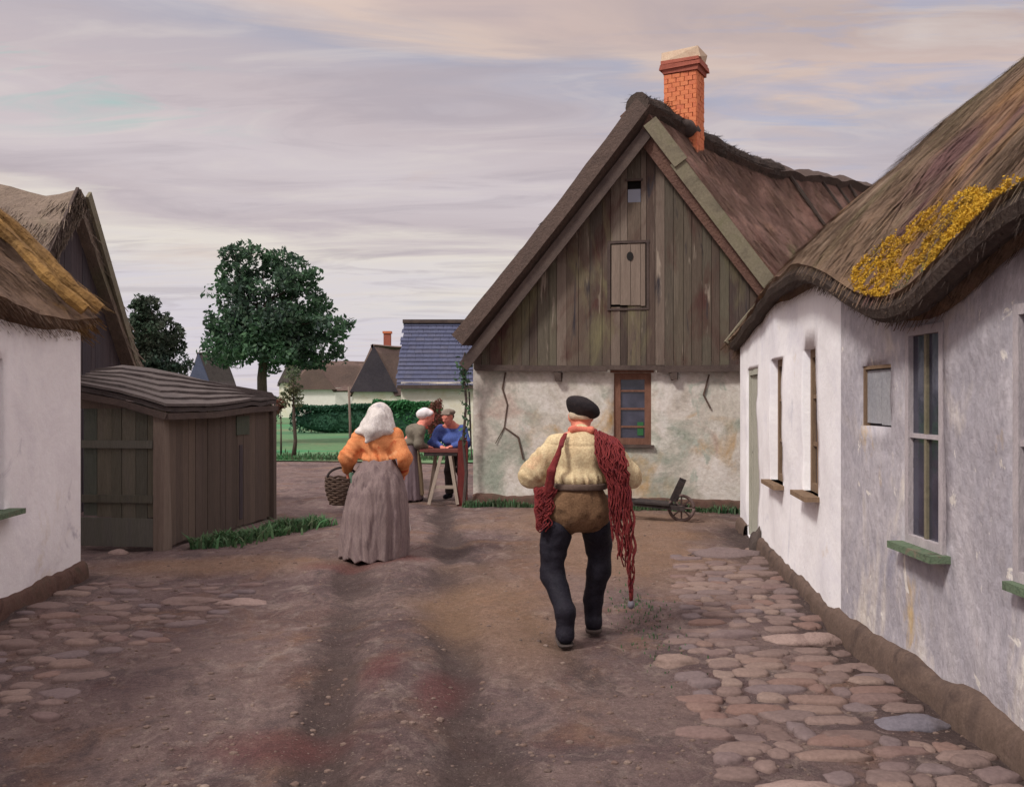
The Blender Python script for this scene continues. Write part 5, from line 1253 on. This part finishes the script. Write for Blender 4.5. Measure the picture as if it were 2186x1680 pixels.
gc = Solid(.02, .006, 16, .009, 2, (1, 1, .5))
for i in range(5): gc.cap((-.24+.012*i, -.05+.02*i, .875), (-.20-.012*i+.01*rr.random(), -.11+.012*i, .72), .02); gc.cap((-.20-.012*i, -.11+.012*i, .72), (-.225+.01*i, -.115+.015*i, .56+.03*rr.random()), .02, .012)
V, Fc = gc.mesh(); tag(mesh('green_cloth', wo.w(V), Fc, mt['greencloth'], None, True, loc=tuple(wo.w((-.22, -.08, .6)))), 'green cloth hanging over the rim of the wicker basket', 'cloth')

# ------------------------------------------------------------------ the two at the table
w2 = Person('stooping woman in white bonnet and grey-brown jacket at the left end of the table', (-1.62, 15.0, 0), R(-80))
J = dict(head=(0, .27, 1.35), neck=(0, .18, 1.235), chest=(0, .08, 1.08), pelvis=(0, -.08, .84), shl=(-.16, .14, 1.14), shr=(.16, .14, 1.14), ell=(-.22, .1, .92), elr=(.22, .1, .92), wrl=(-.1, .24, .875), wrr=(.1, .24, .875),
         hipl=(-.09, -.06, .8), hipr=(.09, -.06, .8), knl=(-.09, 0, .45), knr=(.09, .02, .45), anl=(-.09, -.06, .09), anr=(.09, -.02, .09), toel=(-.1, .08, .035), toer=(.1, .13, .035))
fw2 = (.15, .88, -.45)
B_s, q = limbs_body(J, .012, .95, fw2)
w2.add('body', [B_s, hand((-.1, .245, .872), (.25, .9, -.1), (0, 0, -1), 1), hand((.1, .245, .872), (-.25, .9, -.1), (0, 0, -1), -1)], mt['skin_pale'])
for sd in (-1, 1):
    e_ = Solid(.01, h=.004); e_.ell(q(sd*.03, .086, .004), (.011, .008, .007)); w2.add('eye', e_, mt['boot'])
k_ = Solid(.02, .003, 10, .012); k_.fun(*skirt_fn(0, -.05, [(.03, .27), (.3, .255), (.6, .225), (.8, .19), (.92, .15)], 13, .045, 2.0)); w2.add('skirt', k_, mt['skirt2'])
a_ = Solid(.02, .004, 14, .011); f_, lo_, hi2 = skirt_fn(0, -.045, [(.1, .275), (.3, .265), (.6, .235), (.8, .2), (.9, .165)], 9, .03, 3.0)
a_.fun(f_, lo_, hi2); a_.cut(lambda P: .10-P[..., 1]); a_.cut(lambda P: np.abs(P[..., 0])-.15); w2.add('apron', a_, mt['apron'])
jk = Solid(.05, .013, 8, .011, 4); jk.ell((0, .07, 1.07), (.18, .145, .16)).cap((-.13, .13, 1.14), (.13, .13, 1.14), .08).ell((0, -.04, .93), (.175, .145, .08)).ell((0, .03, 1.13), (.14, .12, .11))
for s_, el, wr in ((J['shl'], J['ell'], J['wrl']), (J['shr'], J['elr'], J['wrr'])): jk.cap(s_, el, .075, .07); jk.cap(el, wr, .068, .045)
w2.add('jacket', jk, mt['shawl'])
nk = Solid(.02, .003, 20, .01); nk.cap((-.06, .18, 1.215), (.06, .18, 1.215), .035).cap((0, .25, 1.18), (0, .18, 1.22), .03); w2.add('neckerchief', nk, cloth('red_neckerchief', [rgb(190, 92, 80), rgb(206, 110, 94)], 10))
bn_ = Solid(.03, .005, 14, .009, 5); bn_.ell((0, .23, 1.405), (.105, .115, .095)).ell((0, .16, 1.39), (.08, .08, .075)).cap((-.07, .32, 1.41), (.07, .32, 1.41), .035)
bn_.cut(lambda P: -(np.linalg.norm((P-np.array((.03, .405, 1.32)))*np.array((1, .8, .9)), axis=-1)-.1)); w2.add('bonnet', bn_, mt['whitecap'])
for x, y in ((-.09, -.02), (.09, .03)):
    so2 = Solid(.02, h=.01); so2.cap((x, y-.05, .045), (x, y+.12, .04), .045, .038).above(.0); w2.add('shoe', so2, mt['boot'])
bl_ = Person('figure in blue smock and grey-brown cap leaning on the table from behind', (-.93, 15.40, 0), R(164))
J = dict(head=(.02, .31, 1.34), neck=(.0, .22, 1.225), chest=(0, .11, 1.06), pelvis=(0, -.1, .82), shl=(-.19, .18, 1.13), shr=(.19, .18, 1.13), ell=(-.27, .26, .925), elr=(.29, .28, .92), wrl=(-.07, .34, .875), wrr=(.1, .38, .875),
         hipl=(-.09, -.08, .8), hipr=(.09, -.08, .8), knl=(-.11, -.02, .45), knr=(.1, .0, .45), anl=(-.12, -.06, .09), anr=(.11, -.02, .09), toel=(-.14, .08, .035), toer=(.13, .13, .035))
B_s, q = limbs_body(J, .012, 1.0, (.3, .85, -.4))
bl_.add('body', [B_s, hand((-.07, .345, .872), (.6, .7, -.1), (0, 0, -1), 1), hand((.1, .385, .872), (-.5, .8, -.1), (0, 0, -1), -1)], mt['skin_pale'])
for sd in (-1, 1):
    e_ = Solid(.01, h=.004); e_.ell(q(sd*.03, .086, .004), (.011, .008, .007)); bl_.add('eye', e_, mt['boot'])
jk = Solid(.05, .014, 8, .011, 7); jk.ell((0, .09, 1.05), (.2, .15, .17)).cap((-.16, .18, 1.125), (.16, .18, 1.125), .08).ell((0, -.04, .88), (.19, .155, .1))
for s_, el, wr in ((J['shl'], J['ell'], J['wrl']), (J['shr'], J['elr'], J['wrr'])): jk.cap(s_, el, .085, .075); jk.cap(el, wr, .072, .045)
jk.ell((0, .2, .98), (.17, .13, .11)); bl_.add('smock', jk, mt['blue'])
tr = Solid(.04, .006, 9, .011); tr.ell((0, -.08, .82), (.17, .13, .12))
for sd in 'lr': tr.cap(J['hip'+sd], J['kn'+sd], .105, .085); tr.cap(J['kn'+sd], np.array(J['an'+sd])+np.array((0, 0, .03)), .085, .07)
bl_.add('trousers', tr, mt['dark_trouser'])
for sd in 'lr':
    so2 = Solid(.02, h=.01); an = np.array(J['an'+sd]); so2.cap(an+np.array((0, -.02, -.04)), np.array(J['toe'+sd])+np.array((0, 0, .005)), .05, .04).above(0); bl_.add('shoe', so2, mt['boot'])
cp = Solid(.02, .004, 14, .009); cp.ell((.02, .28, 1.425), (.115, .125, .055)).ell((.02, .28, 1.40), (.09, .11, .05)).cap((-.03, .40, 1.39), (.09, .40, 1.39), .018, k=.03); bl_.add('cap', cp, mt['greycap'])
hr = Solid(.02, .006, 26, .009); hr.ell((.015, .27, 1.36), (.085, .08, .07)); hr.below(1.4); hr.cut(lambda P: P[..., 1]-.29); bl_.add('hair', hr, mt['hair_brown'])
# ------------------------------------------------------------------ table, post, barrow, stones, weeds
tb_ = thing('table', 'small trestle table with dark red top between the stooping woman and the cottage corner', 'table', (-1.13, 14.92, 0))
mb = MB()
for i in range(3): mb.box((-1.125, 14.74+i*.17, .825), (.64, .166, .045), jit=.003)
mb.build('tabletop', mt['tabletop'], tb_)
mb = MB(); mb.box((-1.12, 14.68, .775), (.52, .03, .055)); mb.build('apron_rail', mt['dark_wood'], tb_)
mb = MB(); mb.box((-1.12, 15.1, .775), (.52, .03, .055)); mb.build('apron_rail', mt['dark_wood'], tb_)
for (xa, xb, y, ye) in ((-1.10, -1.30, 14.70, 14.64), (-.98, -.85, 14.70, 14.64), (-1.22, -1.34, 15.08, 15.14), (-.98, -.88, 15.08, 15.14)):
    mb = MB(); mb.beam((xa, y, .80), (xb, ye, -.01), .05, .06, up=(0, 1, 0)); mb.build('leg', mt['leg_wood'], tb_)
mb = MB(); mb.beam((-1.25, 14.66, .26), (-.89, 14.66, .26), .03, .05); mb.build('stretcher', mt['leg_wood'], tb_)
mb = MB(); mb.box((-.765, 14.72, .48), (.15, .13, 1.02), jit=.012); mb.box((-.765, 14.72, 1.005), (.11, .1, .04), jit=.01)
tag(mb.build('wooden_post', mt['frame_red'], None, False, (-.765, 14.72, 0)), 'stout dark red wooden post at the left corner of the gable cottage', 'post')
bw = thing('wheelbarrow', 'old dark wooden wheelbarrow with spoked wheel lying along the gable cottage wall', 'wheelbarrow', (2.1, 12.75, 0))
wc = Vector((2.27, 12.55, .18)); wu = Vector((.9, -.3, 0)).normalized(); wn = Vector((.3, .9, 0)).normalized()
mb = MB(); rim = [wc+(wu*math.cos(t)+Vector((0, 0, 1))*math.sin(t))*.165 for t in np.linspace(0, 6.2832, 29)]; mb.tube(rim, .022, 8); wh = mb.build('wheel', mt['wheel_wood'], bw, True)
for k in range(8):
    t = k*math.pi/4; dr_ = wu*math.cos(t)+Vector((0, 0, 1))*math.sin(t); mb = MB(); mb.tube([wc+dr_*.03, wc+dr_*.155], [.013, .01], 6); mb.build('spoke', mt['wheel_wood'], wh)
mb = MB(); mb.tube([wc-wn*.09, wc-wn*.08, wc+wn*.08, wc+wn*.09], [.02, .042, .042, .02], 10); mb.build('hub', mt['wheel_wood'], wh, True)
for sd in (-1, 1):
    mb = MB(); mb.beam(wc+wn*.1*sd+wu*.06, wc+wn*.19*sd-wu*1.15+Vector((0, 0, .1)), .05, .06); mb.build('shaft', mt['dark_wood'], bw)
mb = MB()
for i in range(3): mb.beam(wc-wu*.62+wn*(-.14+.14*i)+Vector((0, 0, .08)), wc-wu*.14+wn*(-.11+.11*i)+Vector((0, 0, .05)), .12, .025)
mb.build('tray_board', mt['dark_wood'], bw)
for a, l in ((-.12, .3), (.02, .33)):
    mb = MB(); mb.beam(wc-wu*.1+wn*a+Vector((0, 0, .1)), wc+wu*.02+wn*a+Vector((0, 0, l+.06)), .09, .035, up=(0, 1, 0)); mb.build('front_board', mt['dark_wood'], bw)
mb = MB(); mb.beam(wc-wu*.75-wn*.17+Vector((0, 0, .12)), wc-wu*.8-wn*.19+Vector((0, 0, -.18)), .045, .05, up=(0, 1, 0)); mb.build('leg', mt['dark_wood'], bw)
mb = MB(); mb.beam(wc-wu*.75+wn*.17+Vector((0, 0, .12)), wc-wu*.8+wn*.19+Vector((0, 0, -.18)), .045, .05, up=(0, 1, 0)); mb.build('leg', mt['dark_wood'], bw)

# cobbles: many worn field stones set into the earth
def cobbles(name, spots, mat):
    mb = MB()
    for (x, y, rx, ry, rot) in spots:
        z = gz(x, y); hgt = random.uniform(.012, .028)*min(1.2, .6+rx*2); n = 5; k = 12; V = []; Fc = []; sd_k = random.random()*50; ca, sa = math.cos(rot), math.sin(rot); r = random.random()
        for i in range(n):
            rad = (1.0, .97, .82, .5, 0)[i]; zz = (-.04, .3*hgt, .8*hgt, .98*hgt, hgt)[i]
            for j in range(k):
                th = 6.2832*j/k; w = 1+.3*mnoise.noise(Vector((math.cos(th)*1.3, math.sin(th)*1.3, sd_k)))+.1*mnoise.noise(Vector((math.cos(th)*3, math.sin(th)*3, sd_k))); sq = (abs(math.cos(th))**3+abs(math.sin(th))**3)**(-1/3)
                px, py = rx*rad*w*math.cos(th)*sq, ry*rad*w*math.sin(th)*sq
                V.append((x+px*ca-py*sa, y+px*sa+py*ca, z+zz+.006*mnoise.noise(Vector((px*20, py*20, sd_k)))))
        for i in range(n-1):
            for j in range(k): Fc.append((i*k+j, i*k+(j+1) % k, (i+1)*k+(j+1) % k, (i+1)*k+j))
        mb.add(V, Fc, r)
    return tag(mb.build(name, mat, None, True), kind='structure')
def lerp1(v, a, b): return np.interp(v, a, b)
RESERVED = [(2.27, 9.95, .36, .16), (2.0, 6.4, .28, .11), (2.04, 4.78, .2, .1), (1.24, 3.97, .22, .09), (1.04, 5.88, .17, .1)]
spots = []; y = 3.3
while y < 10.4:
    row = random.uniform(.10, .165)*(1+.02*y); xl = lerp1(y, [3, 4, 6, 8, 10.6], [.8, .85, 1.02, 1.45, 1.92])+random.uniform(-.12, .1); xr = lerp1(y, [3, 6.5, 8, 10, 11], [2.1, 2.12, 2.3, 2.55, 2.66]); x = xl
    while x < xr:
        wd = random.choice((.12, .16, .2, .26, .32))*random.uniform(.85, 1.15); cx_, cy_ = x+wd/2, y+random.uniform(-.05, .05)
        if not any(((cx_-a)/(c+wd*.4))**2+((cy_-b)/(d_+.09))**2 < 1 for a, b, c, d_ in RESERVED) and random.random() < .96:
            spots.append((cx_, cy_, wd*.49, row*.5, random.uniform(-.12, .12)))
        x += wd+random.uniform(-.01, .03)
    y += row+.0
cobbles('cobbled_path', spots, mt['stone'])
spots = []; RES2 = [(-2.62, 7.75, .3, .16), (-2.2, 7.7, .24, .15)]
for _ in range(2200):
    y = random.uniform(4.9, 8.4); x = random.uniform(-4.0, -1.7); xe = lerp1(y, [4.9, 6, 7.4, 8.4], [-2.3, -2.5, -2.0, -2.2])
    if x > xe-.1 or x < lerp1(y, [2, 8.7], [-3.35, -3.85]): continue
    wd = random.uniform(.07, .16)
    if all(((x-a)/(wd+c)*.95)**2+((y-b)/(wd*.7+d_)*.95)**2 > 1 for a, b, c, d_, _r in spots) and not any(((x-a)/(c+wd))**2+((y-b)/(d_+wd*.6))**2 < 1 for a, b, c, d_ in RES2):
        if random.random() < .75: spots.append((x, y, wd, wd*random.uniform(.5, .75), random.uniform(-.5, .5)))
cobbles('cobbled_patch', spots, mt['stone'])
def stone(label, x, y, rx, ry, rz, mat, seed, lift=0.0, rot=0.0):
    mb = MB(); z = gz(x, y); mb.ball((x, y, z+lift-.012), (rx, ry, rz*.8), seed, .3, 12, rot=rot)
    tag(mb.build('stone', mat, None, True, (x, y, z)), label, 'stone')
stone('broad flat stone at the far end of the cobbled path', 2.27, 9.95, .38, .17, .09, mt['stone'], 1)
stone('dark upright guard stone at the far corner of the white cottage wall', 2.70, 10.3, .1, .09, .30, mt['stone_dark'], 2)
stone('pale pinkish boulder beside the join of white and shaded walls', 2.0, 6.4, .27, .11, .08, mt['stone_pale'], 3)
stone('blue-grey flat stone low in the cobbled path near the tarred plinth', 2.04, 4.78, .19, .1, .06, mt['stone_blue'], 4)
stone('large pale flat stone in the nearest row of the cobbled path', 1.24, 3.97, .21, .09, .06, mt['stone_pale'], 5)
stone('dark rimmed round stone at the left edge of the cobbled path', 1.04, 5.88, .16, .1, .07, mt['stone'], 6)
stone('pale flat stone at the outer end of the left cobbles', -2.2, 7.68, .22, .13, .06, mt['stone_pale'], 7)
stone('grey flat stone next to the outermost pale stone of the left cobbles', -2.64, 7.74, .26, .13, .06, mt['stone'], 8)
stone('small whitish pebble lying on bare earth right of the left cobbles', -2.21, 6.17, .035, .03, .03, mt['stone_pale'], 9, .012)
stone('small round stone under the bottom plank of the shed door', -4.25, 10.12, .11, .09, .075, mt['stone_pale'], 10)
# weeds
def weeds(name, label, cat, spots_fn, n, h, mat, loc, w=.014, lean=.7, kind=None):
    V, Fb, r = blades([spots_fn() for _ in range(n)], h, lean, w); tag(mesh(name, V, Fb, mat, None, False, rnd=r, loc=loc), label, cat, None, kind)
def s1():
    t = random.random()**.8; x = -3.72+t*.95; y = 10.45+1.9*t; a = random.gauss(0, .16); x += .14+abs(a)*.9; y -= .1+abs(a)*.25; return (x, y, gz(x, y))
weeds('grass_tuft', 'bright green grass tuft growing along the foot of the shed', 'grass tuft', s1, 1700, .17, mt['grass_bright'], (-3.3, 11.2, 0), .018, 1.5)
def s2(): a = random.random(); x = -.5+4.7*a; p = fg.p((x-GA[0])/.978, 0, .1+abs(random.gauss(0, .07))); return (p[0], p[1], gz(p[0], p[1]))
weeds('grass_strip', 'strip of short grass along the foot of the gable wall', 'grass', s2, 1500, .13, mt['grass'], (1.8, 13.9, 0))
def s3(): x = .98+random.gauss(0, .12); y = 7.0+random.gauss(0, .7); return (x, y, gz(x, y))
weeds('grass_tuft', 'thin sparse grass on the left edge of the cobbled path', 'grass tuft', s3, 240, .035, mt['grass'], (.98, 7.0, 0), .006, .9, 'stuff')
def s4():
    y = 24.6+abs(random.gauss(0, 1.0)); x = random.uniform(-9, 0); return (x, y, .02)
V, Fb, r = blades([s4() for _ in range(3500)], .14, .6, .02); tag(mesh('meadow_grass', V, Fb, mt['grass'], None, rnd=r), 'longer grass along the near edge of the meadow', 'grass', kind='stuff')
def s5(): x = -.62+random.gauss(0, .05); y = 14.32+random.gauss(0, .04); return (x, y, gz(x, y))
weeds('grass_tuft', 'green tuft at the foot of the dark red post', 'grass tuft', s5, 180, .17, mt['grass'], (-.62, 14.32, 0))
